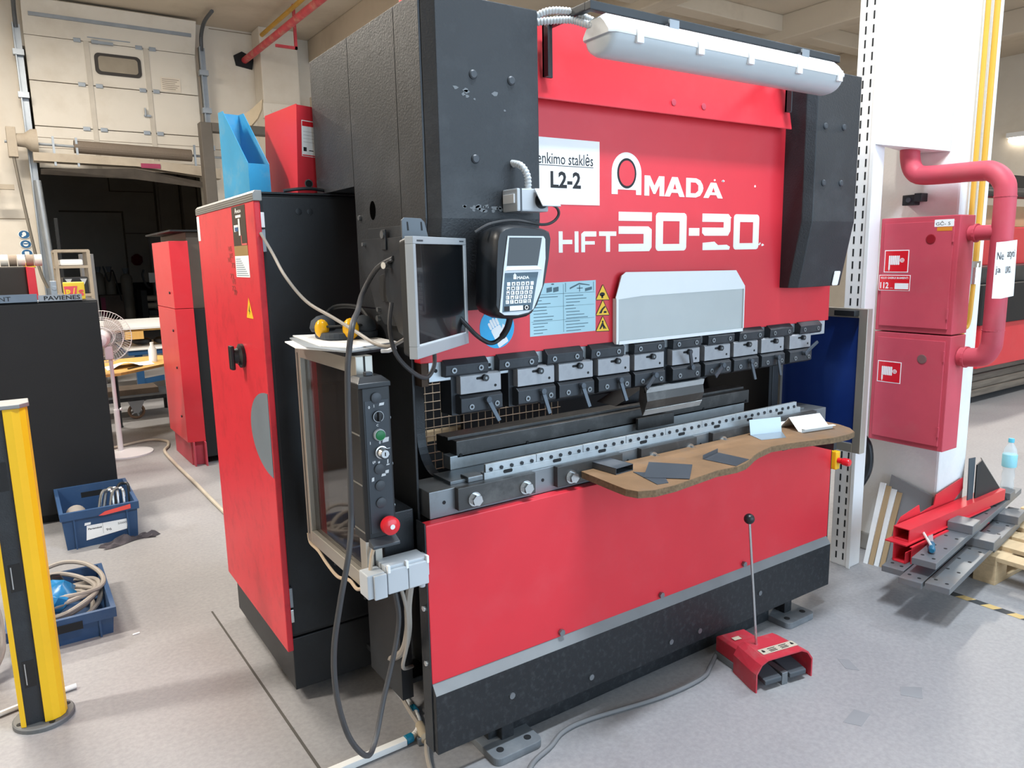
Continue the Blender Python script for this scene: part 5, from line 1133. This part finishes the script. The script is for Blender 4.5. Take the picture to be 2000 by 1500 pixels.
M().box(16.86, 17.0, 4.0, 5.75, 3.88, 3.98).build('housing', WHITEM, t); M().cyl((16.91, 4.05, 3.83), (16.91, 5.70, 3.83), .05, n=10).build('tube', mat('wall_tube_glow', '#ffffff', .5, emit='#fff1dc', estr=7.), t)

# ================================================================== left side
po = thing('light_curtain_post', 'yellow safety light curtain post with black front on a round foot', 'post', (-1.015, 1.15, 0))
M().lathe([(.098, 0), (.098, .014), (.094, .018)], (-1.012, 1.150, 0), (0, 0, 1), 32).build('base_plate', mat('base_grey', '#6d6f70', .6, .3, var=.1), po)
for a in (.3, 1.9, 3.5, 5.0): M().cyl((-1.012+.08*cos(a), 1.15+.08*sin(a), .0178), (-1.012+.08*cos(a), 1.15+.08*sin(a), .0195), .010, n=12).build('foot_hole', DARKR, po)
ZP0, ZP1 = .019, 1.16
M().prism([(-1.082, 1.092), (-1.066, 1.086), (-1.066, 1.20), (-1.082, 1.20)], 'z', ZP0, ZP1).build('yellow_lip', YEL, po, .002)
M().prism([(-1.010, 1.082), (-.985, 1.080), (-.962, 1.088), (-.945, 1.105), (-.938, 1.13), (-.938, 1.20), (-1.010, 1.20)], 'z', ZP0, ZP1).build('yellow_cover', YEL, po, .002)
M().box(-1.066, -1.010, 1.098, 1.20, ZP0, ZP1).build('black_front', BLK, po)
for z in (.16, .52, .88):
    wv = M().box(-1.055, -1.020, 1.0970, 1.0978, z, z+.10).build('optic_window', SCREEN, po); M().box(-1.049, -1.046, 1.0962, 1.0968, z+.01, z+.09).build('window_edge', CHROME, wv)
M().prism([(-1.088, 1.078), (-.96, 1.075), (-.932, 1.11), (-.932, 1.205), (-1.088, 1.205)], 'z', ZP1, ZP1+.014).build('top_cap', mat('cap_grey', '#8a8c8c', .5, .4), po, .003)
# crates
def crate(x0, x1, y0, y1, h, lab, handle=True):
    t = thing('plastic_crate', lab, 'crate', ((x0+x1)/2, (y0+y1)/2, 0))
    e = .012; w_ = .004
    b0 = [(x0+e, y0+e), (x1-e, y0+e), (x1-e, y1-e), (x0+e, y1-e)]; b1 = [(x0, y0), (x1, y0), (x1, y1), (x0, y1)]
    def ringz(p, z): return [(q[0], q[1], z) for q in p]
    def ins(p, d): cx, cy = (x0+x1)/2, (y0+y1)/2; return [(q[0]+(d if q[0] < cx else -d), q[1]+(d if q[1] < cy else -d)) for q in p]
    mbx = M(); r = [ringz(b0, 0), ringz(b1, h), ringz(ins(b1, .012), h), ringz(ins(b0, .012), .01)]
    mbx.loft(r); mbx.build('tub', CRATE, t)
    M().loft([ringz([(x0-.008, y0-.008), (x1+.008, y0-.008), (x1+.008, y1+.008), (x0-.008, y1+.008)], h-.045), ringz([(x0-.008, y0-.008), (x1+.008, y0-.008), (x1+.008, y1+.008), (x0-.008, y1+.008)], h), ringz(b1, h), ringz(b1, h-.045), ringz([(x0-.008, y0-.008), (x1+.008, y0-.008), (x1+.008, y1+.008), (x0-.008, y1+.008)], h-.045)], False).build('rim', CRATE, t)
    for xx in (x0+.06, x1-.06): M().box(xx-.004, xx+.004, y0-.006, y0+.008, .0, h-.045).build('rib', CRATE, t)
    if handle: M().box((x0+x1)/2-.06, (x0+x1)/2+.06, y1-.0165, y1-.012, h-.085, h-.045).build('hand_hole', DARKR, t)
    return t
c1 = crate(-.842, -.447, 2.955, 3.54, .225, 'blue plastic crate with white labels and metal tubes in front of the black cabinet')
d = M(frameXZ(-.72, 2.961, .045)); flat(d, [(-.01, -.005), (.205, .02), (.22, .115), (.0, .09)], .0008); lb = d.build('white_label', PAPER, c1)
d = M(frameXZ(-.72, 2.960, .045)); put_text(d, 'NORTHCLIFFE', .085, .205, .094, .108, .0003, .03); put_text(d, 'Pagaminti', .005, .075, .052, .066, .0003, .03); put_text(d, '96', .095, .125, .03, .045, .0003); put_text(d, '5000', .16, .205, .055, .067, .0003)
flat(d, rect(.08, .081, .02, .105), .0003); flat(d, rect(.08, .21, .088, .0885), .0003); d.build('label_print', INK, lb)
d = M(frameXZ(-.72, 2.960, .045)); flat(d, [(-.012, .085), (.02, .088), (.028, .145), (.0, .145)], .0008); d.build('small_label', PAPER, c1)
d = M(frameXZ(-.72, 2.945, .045)); flat(d, [(.065, .135), (.10, .155), (.235, .172), (.235, .145), (.09, .132)], .0008); d.build('red_tape_piece', mat('red_tape', '#e0524a', .5), c1)
random.seed(2)
for k, (x, y) in enumerate(((-.60, 3.10), (-.57, 3.13), (-.54, 3.10), (-.50, 3.20))):
    tag(M().tube([(x-.06, y-.05, .08), (x-.02, y, .26), (x+.02, y+.02, .275), (x+.04, y, .25), (x+.03, y-.05, .06)], .009, 8).build('metal_tube', CHROME if k < 3 else BLKP, None, 0, True), ['bent bright tube leaning at the front of the crate of tubes', 'bent bright tube in the middle of the crate of tubes', 'bent bright tube beside the black strap in the crate', 'black bent strap hanging over the crate edge'][k], 'tube')
tag(M().cyl((-.755, 3.08, .13), (-.755, 3.24, .13), .055, n=20).build('tape_roll', mat('roll_grey', '#8d8781', .8), None, 0, True), 'grey roll lying inside the labelled crate', 'roll')
tag(M().cyl((-.74, 3.0, .17), (-.70, 3.0, .17), .03, n=14).build('white_disc', WHITEP, None, 0, True), 'small white roll at the front edge inside the labelled crate', 'roll')
# crumpled cloth
cl = M(); nx, ny = 22, 9; vs = []; fs = []
for i in range(nx):
    for j in range(ny):
        u = i/(nx-1); v = j/(ny-1)
        ed = sin(pi*u)**.4*sin(pi*v)**.5
        vs.append((-.66+.30*u+.02*sin(9*v+3*u), 2.895+.11*(v-.5)*(.6+.5*sin(6*u+1))+.03*u, .003+ed*(.022+.018*sin(13*u+5*v)+.012*sin(23*u-11*v))))
for i in range(nx-1):
    for j in range(ny-1): fs.append((i*ny+j, (i+1)*ny+j, (i+1)*ny+j+1, i*ny+j+1))
cl.add(vs, fs); tag(cl.build('rag', LEATHER, None, 0, True), 'crumpled dark grey rag lying before the labelled crate', 'rag')
c2 = crate(-1.11, -.715, 1.705, 2.29, .125, 'low blue plastic crate full of grey cable behind the yellow post', False)
M().box(-.98, -.84, 1.692, 1.6965, .065, .10).build('hand_hole', DARKR, c2)
for k in range(6):
    r = .13+.02*(k % 3); cx, cy = -.91+.02*(k % 2), 1.98+.05*(k % 3); z = .055+.018*k
    tag(M().tube([(cx+r*cos(a), cy+r*1.35*sin(a), z+.02*sin(2*a+k)) for a in [2*pi*i/12+k*.5 for i in range(13)]], .011, 8, 4).build('cable_coil', CABLEG, None, 0, True), 'coil of grey cable in the low blue crate', 'cable coil', 'grey cable coils in the low crate')
bg_ = M(); bg_.sphere((-.93, 1.93, .15), .10, 16, .9, 1.1, .55)
bg_.v = [p+Vector((.015*sin(40*p.y+p.z*60), .012*sin(50*p.x), .014*sin(45*p.x+38*p.y))) for p in bg_.v]
tag(bg_.build('plastic_bag', mat('blue_bag', '#1d6fa3', .3, var=.25, scale=20), None, 0, True), 'crumpled blue plastic bag lying on the cable coils', 'bag')
bag2 = M(); bag2.sphere((-.97, 2.02, .16), .09, 14, 1, 1, .5); bag2.v = [p+Vector((.012*sin(50*p.y), .012*sin(40*p.x), .012*sin(60*p.x))) for p in bag2.v]
tag(bag2.build('black_bag', mat('black_bag', '#15161a', .35), None, 0, True), 'crumpled black plastic bag behind the blue one in the crate', 'bag')
for k in range(4):
    tag(M().tube([(-1.30+.03*k, 1.55, .02+.03*k), (-1.20+.02*k, 1.62, .12+.06*k), (-1.14, 1.72, .25-.03*k), (-1.13, 1.60+.03*k, .10), (-1.2, 1.5, .02)], .012, 8).build('loose_cable', CABLEG, None, 0, True), 'loose grey cable heaped behind the yellow post', 'cable', 'loose cables behind the post')
tag(M().box(-1.62, -1.35, 1.32, 1.60, 0, .22).build('black_crate_box', DARKR, None, .01), 'low black box on the floor behind the yellow post', 'box')
tag(M().tube([(-1.6, 1.10, .012), (-1.25, 1.22, .012), (-1.09, 1.27, .012), (-.9, 1.30, -.0+.012)], .010, 8).build('white_cable', CONDW, None, 0, True), 'white cable running on the floor behind the post foot', 'cable')
for k, (x, y) in enumerate(((-.66, 1.63), (-.90, 2.62))): tag(M().prism([(x, y), (x+.03, y+.004), (x+.028, y+.012), (x+.002, y+.01)], 'z', 0.0005, .004).build('litter_scrap', PAPER if k == 0 else mat('leaf_brown', '#6a5b48', .9), None), ['tiny white scrap on the floor before the low crate', 'small brown leaf on the floor between the crates'][k], 'scrap')
# black cabinet
bc = thing('black_cabinet', 'wide matt black cabinet with grey trays on top', 'cabinet', (-1.3, 3.8, 0))
CABM = mat('matt_black_cabinet', '#131417', .6, var=.1, bump=.2, bscale=200)
M().box(-2.3, -.482, 3.57, 4.05, .05, 1.41).build('carcass', CABM, bc, .004)
M().box(-2.3, -1.39, 3.55, 3.57, .06, 1.40).build('door', CABM, bc, .003); M().box(-1.38, -.485, 3.55, 3.57, .06, 1.40).build('door', CABM, bc, .003)
M().box(-2.28, -.50, 3.60, 4.03, 0, .05).build('plinth', DARKR, bc)
tr_ = thing('metal_tray', 'grey metal tray lettered PAVIENES on the black cabinet', 'tray', (-.68, 3.7, 1.41))
M().box(-.80, -.565, 3.56, 3.565, 1.411, 1.452).box(-.80, -.565, 3.56, 3.80, 1.411, 1.414).build('tray', GALV, tr_)
d = M(frameXZ(-.79, 3.5595, 1.416)); put_text(d, 'PAVIENES', .02, .215, .004, .030, .0006, .02); d.build('lettering', INK, tr_)
t2_ = thing('metal_tray', 'long blue grey metal tray along the left of the black cabinet top', 'tray', (-1.2, 3.7, 1.41))
M().box(-1.7, -.805, 3.555, 3.56, 1.411, 1.462).box(-1.7, -.805, 3.555, 3.82, 1.411, 1.414).build('tray', mat('tray_blue', '#6d7c8c', .5, .4), t2_)
d = M(frameXZ(-1.0, 3.5545, 1.42)); put_text(d, 'NT', .0, .06, .004, .03, .0006); d.build('lettering', INK, t2_)
ys = thing('yellow_sign_box', 'yellow plastic box printed with red P/S on the black cabinet', 'box', (-.60, 3.66, 1.41))
M().box(-.655, -.540, 3.62, 3.70, 1.415, 1.525).build('box', mat('box_yellow', '#e6c33a', .45), ys, .006)
d = M(frameXZ(-.655, 3.6192, 1.415)); flat(d, [(.01, .0), (.06, .0), (.075, .085), (.0, .085)], .0006); d.build('red_field', REDCAP, ys)
d = M(frameXZ(-.655, 3.6184, 1.415)); put_text(d, 'P', .010, .035, .02, .065, .0006, .05); put_text(d, '/', .042, .062, .01, .075, .0006, .02); d.build('letter', mat('box_yellow', '#e6c33a'), ys)
d = M(frameXZ(-.655, 3.6184, 1.415)); put_text(d, 'S', .078, .108, .022, .062, .0006, .05); d.build('letter', REDCAP, ys)
tag(M().box(-.725, -.69, 3.64, 3.69, 1.415, 1.535).cyl((-.705, 3.637, 1.49), (-.705, 3.643, 1.49), .015, n=14).build('steel_bracket_part', GALV, None, .008), 'grey steel bracket part standing next to the yellow box', 'metal part')
rb_ = thing('red_end_machine', 'dark machine box with bright red end plate behind the black cabinet', 'machine', (-1.2, 4.4, 0))
M().box(-2.2, -.83, 4.25, 4.9, 0, 1.63).build('body', mat('brown_black', '#2d2824', .6, var=.1), rb_, .01); M().prism([(-.83, 0), (-.83, 1.63), (-.78, 1.62), (-.76, 0)], 'y', 4.2, 4.9).build('end_plate', RED, rb_, .004)
for k in range(6): tag(M().cyl((-1.02+k*.05, 4.41, 1.672), (-.975+k*.05, 4.41, 1.672), .04, n=16).build('tape_roll', mat('roll_white' if k % 2 else 'roll_brown', '#d8d2c6' if k % 2 else '#8c7d6d', .7), None, 0, True), 'roll of tape lying in a row on the dark machine box', 'tape roll', 'tape rolls on the machine box')
tag(M().cyl((-1.25, 4.4, 1.665), (-1.12, 4.4, 1.665), .035, n=14).build('paper_tube', mat('tube_brown', '#8c7d6d', .7), None, 0, True), 'brown paper tube beside the tape rolls', 'tube')
# safety signs on the rear wall
for k, (x, z) in enumerate(((-.645, 2.117), (-.640, 1.972), (-.638, 1.830))):
    t = thing('safety_sign', ['round blue safety sign with face mask, top of three on the wall', 'round blue safety sign with goggles, middle of three on the wall', 'round blue safety sign with face shield, lowest of three on the wall'][k], 'sign', (x, 11.98, z))
    d = M(frameXZ(x, 11.985, z)); flat(d, ell(0, 0, .078, .066, 28), .003); d.build('rim', PAPER, t)
    d = M(frameXZ(x, 11.98, z)); flat(d, ell(0, 0, .070, .059, 28), .002); d.build('disc', mat('sign_blue', '#1f5f8f', .5), t)
    d = M(frameXZ(x, 11.977, z))
    if k == 0: flat(d, ell(0, .008, .026, .032, 18), .002); flat(d, ell(-.022, -.025, .016, .014, 14), .0025)
    elif k == 1: flat(d, ell(0, .0, .034, .034, 18), .002)
    else: flat(d, rrect(-.03, .03, -.035, .03, .012), .002)
    d.build('pictogram', PAPER, t)
    if k == 1:
        d = M(frameXZ(x, 11.974, z)); flat(d, rrect(-.03, .03, -.004, .014, .006), .002); d.build('goggles', mat('sign_blue', '#1f5f8f'), t)
d = M(frameXZ(-.63, 11.985, 1.62)); flat(d, [(-.09, 0), (.09, 0), (0, .12)], .004); wt = tag(d.build('warning_sign', YELD, None), 'yellow triangular warning sign on the wall below the blue signs', 'sign')
d = M(frameXZ(-.63, 11.979, 1.62)); flat(d, rrect(-.04, .04, .015, .06, .01), .002); d.build('pictogram', INK, wt)
# ---------------------------------------------------------------- fan
fn = thing('pedestal_fan', 'white pedestal fan on a round foot seen from behind', 'fan', (-.22, 5.23, 0))
M().lathe([(.20, 0), (.20, .012), (.10, .03), (.03, .045)], (-.235, 5.23, 0), (0, 0, 1), 32).build('foot', WHITEP, fn, 0, True)
M().cyl((-.29, 5.23, .03), (-.29, 5.23, .40), .022, n=14).build('lower_pole', WHITEP, fn, 0, True); M().cyl((-.29, 5.23, .40), (-.29, 5.23, .86), .016, n=14).build('upper_pole', WHITEP, fn, 0, True)
M().cyl((-.262, 5.225, .40), (-.25, 5.22, .40), .012, n=8).build('clamp_knob', WHITEP, fn)
fd = Vector((.18, .98, .05)).normalized(); fc = Vector((-.33, 5.30, 1.02))
M().lathe([(.0, -.18), (.05, -.17), (.068, -.13), (.068, -.02), (.05, .02)], fc, fd, 20).build('motor', WHITEP, fn, 0, True)
M().lathe([(.016, -.205), (.016, -.18)], fc, fd, 12).build('motor_knob', GREYP, fn, 0, True)
M().box(-.33, -.27, 5.19, 5.25, .84, .95).build('neck', WHITEP, fn, .008)
u_ = fd.orthogonal().normalized(); v_ = fd.cross(u_)
gm = M()
for rr, off in ((.225, .04), (.222, .06), (.16, -.015), (.09, -.035), (.16, .115), (.09, .13)):
    gm.tube([fc+fd*off+(u_*cos(2*pi*i/28)+v_*sin(2*pi*i/28))*rr for i in range(29)], .0025, 5, 1)
for i in range(60):
    a = 2*pi*i/60; e = u_*cos(a)+v_*sin(a)
    for sgn in (-1, 1): gm.tube([fc+fd*(.05+sgn*.085)+e*.07, fc+fd*(.05+sgn*.06)+e*.16, fc+fd*(.05)+e*.225], .0011, 4, 1)
gm.build('grille', WHITEP, fn)['kind'] = 'stuff'
for i in range(3):
    a = 2*pi*i/3; p = []
    for k in range(7):
        t = -.5+k/6; e = u_*cos(a+t*1.2)+v_*sin(a+t*1.2)
        p.append((fc+fd*(.05+t*.04)+e*.04, fc+fd*(.05+t*.05)+e*(.19-.05*abs(t))))
    b_ = M(); b_.add([q for pr_ in p for q in pr_], [(2*k, 2*k+1, 2*k+3, 2*k+2) for k in range(6)]); b_.build('blade', mat('blade_smoke', '#b9b2a6', .3, alpha=.6), fn, 0, True)
# hose on the floor
tag(M().tube([(-.6, 5.35, .012), (-.30, 5.50, .012), (-.02, 5.60, .012), (.11, 5.46, .012), (.09, 5.25, .012), (.03, 5.05, .012), (.03, 4.5, .012), (.05, 3.8, .012), (.06, 3.3, .012), (.08, 2.6, .012), (.1, 2.0, .012)], .013, 8).build('floor_hose', mat('hose_beige', '#b3aa9b', .6, var=.15), None, 0, True), 'pale hose snaking along the floor to the red machine', 'hose')
# ---------------------------------------------------------------- red machine behind
rm = thing('red_column_machine', 'rear press machine with red faceted column and dark body', 'machine', (.4, 4.8, 0))
M().prism([(.10, 5.10), (.118, 4.43), (.25, 4.40), (.25, 5.10)], 'z', .20, 1.275).build('column_lower', RED, rm, .003)
M().prism([(.10, 5.10), (.118, 4.43), (.25, 4.40), (.25, 5.10)], 'z', 1.279, 1.80).build('column_upper', RED, rm, .003)
M().prism([(.13, 5.08), (.145, 4.47), (.25, 4.44), (.25, 5.08)], 'z', 0, .20).build('column_foot', REDF, rm, .003)
M().box(.155, .165, 4.40, 4.465, .0, .20).box(.235, .245, 4.36, 4.44, 0, .20).build('foot_web', REDF, rm)
M().box(.252, 1.4, 4.42, 5.6, .06, 1.27).build('body_lower', DARKR, rm, .006); M().box(.252, 1.4, 4.47, 5.6, 1.27, 1.87).build('body_upper', mat('brown_grey', '#5c5248', .6), rm, .006)
M().box(.13, 1.4, 4.40, 5.6, 1.872, 1.885).build('lid', DARKR, rm)
M().box(.119, .123, 4.70, 4.74, 1.62, 1.74).build('vent_slot', DARKR, rm)
for z in (.4, .8, 1.1, 1.4): M().cyl((.114, 4.55, z), (.106, 4.55, z), .010, n=8).build('side_bolt', DARK, rm)
# ---------------------------------------------------------------- desk, bench and stores in the background
dk = thing('desk', 'small wooden desk with chrome tube legs behind the fan', 'desk', (0, 6, 0))
M().prism([(-.55, 5.42), (-.20, 5.48), (.28, 5.93), (.55, 6.15), (.30, 6.65), (-.5, 6.55)], 'z', .655, .68).build('top', DESKW, dk, .002)
for (x, y) in ((.285, 6.17), (-.16, 6.46), (-.45, 5.55)): M().cyl((x, y, .01), (x, y, .655), .028, n=14).cyl((x, y, 0), (x, y, .012), .032, n=14).build('leg', CHROME if x > 0 else DARK, dk, 0, True)
tag(M().lathe([(.038, 0), (.038, .12), (.016, .16), (.018, .19)], (.165, 6.14, .68), (0, 0, 1), 18).build('white_bottle', WHITEP, None, 0, True), 'white plastic bottle standing on the wooden desk', 'bottle')
pc = M(); vs = []; fs = []
for i in range(10):
    for j in range(6): u = i/9; v = j/5; vs.append((-.28+.42*u, 5.70+.30*v+.2*u, .683+.05*max(0, sin(pi*u*1.3))**2*(1-v*.6)))
for i in range(9):
    for j in range(5): fs.append((i*6+j, (i+1)*6+j, (i+1)*6+j+1, i*6+j+1))
pc.add(vs, fs); tag(pc.build('drawing_sheets', PAPER, None, 0, True), 'curled white drawing sheets lying on the wooden desk', 'paper')
tag(M().cyl((-.12, 5.66, .688), (.02, 5.80, .688), .006, n=8).build('pen', INK, None, 0, True), 'black pen at the edge of the wooden desk', 'pen')
bn = thing('workbench', 'blue steel workbench carrying boards behind the desk', 'workbench', (.4, 8.2, 0))
BL2 = mat('bench_blue', '#24507c', .5, var=.08)
M().box(.15, 1.8, 7.9, 9.0, .56, .62).build('frame', BL2, bn, .004); M().box(.22, .30, 7.92, 8.0, .10, .56).build('leg', BL2, bn); M().box(1.6, 1.68, 7.92, 8.0, .0, .56).build('leg', BL2, bn)
M().box(.14, 1.8, 7.88, 9.0, .62, .635).build('top', WHITEM, bn); M().prism([(.25, .20), (1.6, .35), (1.6, .41), (.25, .26)], 'y', 7.93, 7.97).build('brace', BL2, bn)
for (x, y) in ((.25, 7.96), (1.64, 7.96), (1.64, 8.9)): M().box(x-.03, x+.03, y-.03, y+.03, 0.0, .12).build('foot', DARK, bn)
tag(M().box(-.1, 2.0, 8.0, 9.6, .86, .885).build('white_sheet_stack', SHW, None, .003), 'bright white sheet metal stack above the blue workbench', 'sheet metal')
tag(M().box(.05, 1.9, 8.05, 9.4, .835, .858).box(.15, .35, 8.02, 8.2, .74, .835).box(1.4, 1.6, 8.02, 8.2, .636, .835).build('wood_bearer', DESKW, None, .004), 'yellow wooden bearers under the white sheet stack', 'wood')
for k in range(3): tag(M().sphere((.36+k*.24, 8.3, .69), .082, 10, 1.4, 1, .6).build('black_sack', mat('black_bag', '#15161a'), None, 0, True), 'black plastic sack lying on the blue workbench', 'sack', 'sacks on the blue bench')
tag(M().box(.97, 1.38, 8.1, 8.5, .6355, .80).build('brown_carton', mat('carton_brown', '#9b7b57', .8), None, .004), 'brown carton on the blue workbench beside the sacks', 'carton')
for k in range(2): tag(M().box(.55, 1.05, 7.4, 7.8, .02+k*.17, .17+k*.17).box(.53, 1.07, 7.38, 7.82, .15+k*.17, .172+k*.17).build('dark_crate', mat('navy_crate', '#16263c', .5), None, .004), ['lower dark navy crate stacked under the workbench', 'upper dark navy crate stacked under the workbench'][k], 'crate')
cw = thing('trolley', 'dark steel trolley frame with a big caster wheel under the desk', 'trolley', (.05, 6.85, 0))
M().tube([(.045+.07*cos(2*pi*i/24), 6.81, .085+.07*sin(2*pi*i/24)) for i in range(25)], .016, 8, 1).build('tyre', mat('brown_rubber', '#6b5647', .7), cw, 0, True)
for i in range(5): M().cyl((.045, 6.81, .085), (.045+.06*cos(i*1.2566), 6.81, .085+.06*sin(i*1.2566)), .009, n=6).build('spoke', GALV, cw)
M().prism([(-.03, .20), (.13, .20), (.07, .07), (.02, .07)], 'y', 6.775, 6.785).prism([(-.03, .20), (.13, .20), (.07, .07), (.02, .07)], 'y', 6.84, 6.85).build('fork', GALV, cw)
M().box(-.4, .5, 6.78, 7.36, .20, .24).build('deck', DARK, cw); M().box(-.2, .3, 6.95, 7.3, .24, .30).build('load', mat('rusty_parts', '#453a31', .8, var=.3), cw)
M().cyl((-.35, 7.3, .0), (-.35, 7.3, .20), .05, n=12).cyl((.44, 7.3, .0), (.44, 7.3, .20), .05, n=12).build('rear_wheel', DARKR, cw)
# steel shelf trolley with cases
sh = thing('shelf_rack', 'rusty steel shelf rack with dark cases behind the black cabinet', 'shelf', (-.3, 8.2, 0))
for x in (-.46, -.14):
    for y in (8.0, 8.5): M().box(x-.018, x+.018, y-.018, y+.018, 0, 1.80).build('upright', OLDB, sh)
for z in (.5, 1.05, 1.28, 1.60, 1.78): M().box(-.47, -.13, 7.98, 8.52, z, z+.03).build('shelf', OLDB, sh)
cs = thing('tool_case', 'black case with two pale triangular labels on the rack', 'case', (-.3, 8.1, 1.31))
M().box(-.42, -.17, 7.99, 8.3, 1.311, 1.50).build('case', BLKC, cs, .01)
for x in (-.40, -.25):
    d = M(frameXZ(x, 7.989, 1.41)); flat(d, [(0, .07), (.07, .07), (.035, 0)], .001); d.build('triangle_label', GREYP, cs)
tag(M().box(-.43, -.20, 8.0, 8.35, 1.631, 1.70).build('white_parcel', PAPER, None, .02), 'white parcel on the upper rack shelf', 'parcel')
tag(M().box(-.10, .06, 9.7, 9.95, 0, 1.78).build('steel_profile', mat('slate_profile', '#6a6a6c', .5, .4), None, .004), 'tall grey steel profile standing beside the rack', 'metal part')
# gas cylinders and welding gear through the gateway
def gas(x, y, h, r, lab, m_):
    t = thing('gas_cylinder', lab, 'gas cylinder', (x, y, 0))
    M().lathe([(r, 0), (r, h*.86), (r*.85, h*.92), (r*.35, h*.96)], (x, y, 0), (0, 0, 1), 20).build('body', m_, t, 0, True)
    M().lathe([(r*.35, h*.96), (r*.4, h*.98), (r*.62, h*1.06)], (x, y, 0), (0, 0, 1), 10).build('valve_guard', GALV, t)
GC = mat('grey_cylinder', '#8b8378', .6, var=.06)
gas(1.72, 20.6, 1.45, .145, 'single grey gas cylinder standing free on the floor', GC)
for k, x in enumerate((1.10, 1.36)): gas(x, 20.9, 1.5, .13, ['dark grey gas cylinder on the welding cart, next to the rack', 'dark grey gas cylinder on the welding cart, beside the free cylinder'][k], GC)
wl_ = thing('welding_cart', 'brown welding machine cart with gauges before the gas cylinders', 'cart', (1.25, 20.3, 0))
M().box(1.0, 1.55, 20.1, 20.7, .12, .85).build('housing', mat('cart_brown', '#5a4a40', .6, var=.15), wl_, .02); M().box(1.02, 1.12, 20.08, 20.1, .2, .8).build('red_stripe', mat('magenta_paint', '#8e2f4f', .6), wl_)
for x in (1.08, 1.47): M().cyl((x, 20.12, .06), (x, 20.2, .06), .06, n=14).cyl((x, 20.6, .06), (x, 20.68, .06), .06, n=14).build('wheel', DARKR, wl_)
M().tube([(1.15, 20.1, 1.6), (1.25, 20.05, 1.2), (1.35, 20.05, 1.5), (1.45, 20.05, 1.0), (1.5, 20.05, .7)], .018, 6).build('hose', CABLE, wl_)
tag(M().lathe([(.10, 0), (.17, .1), (.16, .25), (.05, .34)], (2.57, 24.7, 1.62), (0, -.2, 1), 16).build('welding_helmet', mat('helmet_red', '#8f2c2c', .4), None, 0, True), 'dark red welding helmet hung on the far wall', 'helmet')
bm_ = thing('bending_rolls', 'plate rolling machine with pale rollers and control box through the gateway', 'machine', (2.2, 18.5, 0))
M().box(1.72, 1.85, 18.2, 18.9, 0, 1.0).build('end_frame', DARKR, bm_); M().box(2.9, 3.05, 18.2, 18.9, 0, 1.0).build('end_frame', DARKR, bm_)
for z in (.80, .62, .30): M().cyl((1.85, 18.3, z), (2.9, 18.3, z), .07, n=14).build('roller', GC, bm_)
M().box(1.9, 2.9, 18.5, 18.8, .05, .5).build('gear_housing', DARK, bm_, .02)
M().box(1.95, 2.25, 18.3, 18.4, 1.18, 1.42).build('control_box', PAPER, bm_, .01); M().cyl((2.1, 18.4, 1.0), (2.1, 18.4, 1.2), .03).build('control_stem', GALV, bm_)
M().tube([(1.95, 18.35, 1.05), (1.85, 18.2, 1.15), (1.80, 18.2, 1.35), (1.84, 18.2, 1.5)], .025, 6).build('cable', CABLE, bm_)
tag(M().box(2.95, 3.4, 24.3, 24.7, 0, 2.5).build('glow_standin', mat('glow_white', '#f4f6f8', .5), None, .02), 'white block standing in for the glow at the far wall behind the rolling machine', 'stand-in')  # bright glow by the far wall, put in as a plain white block
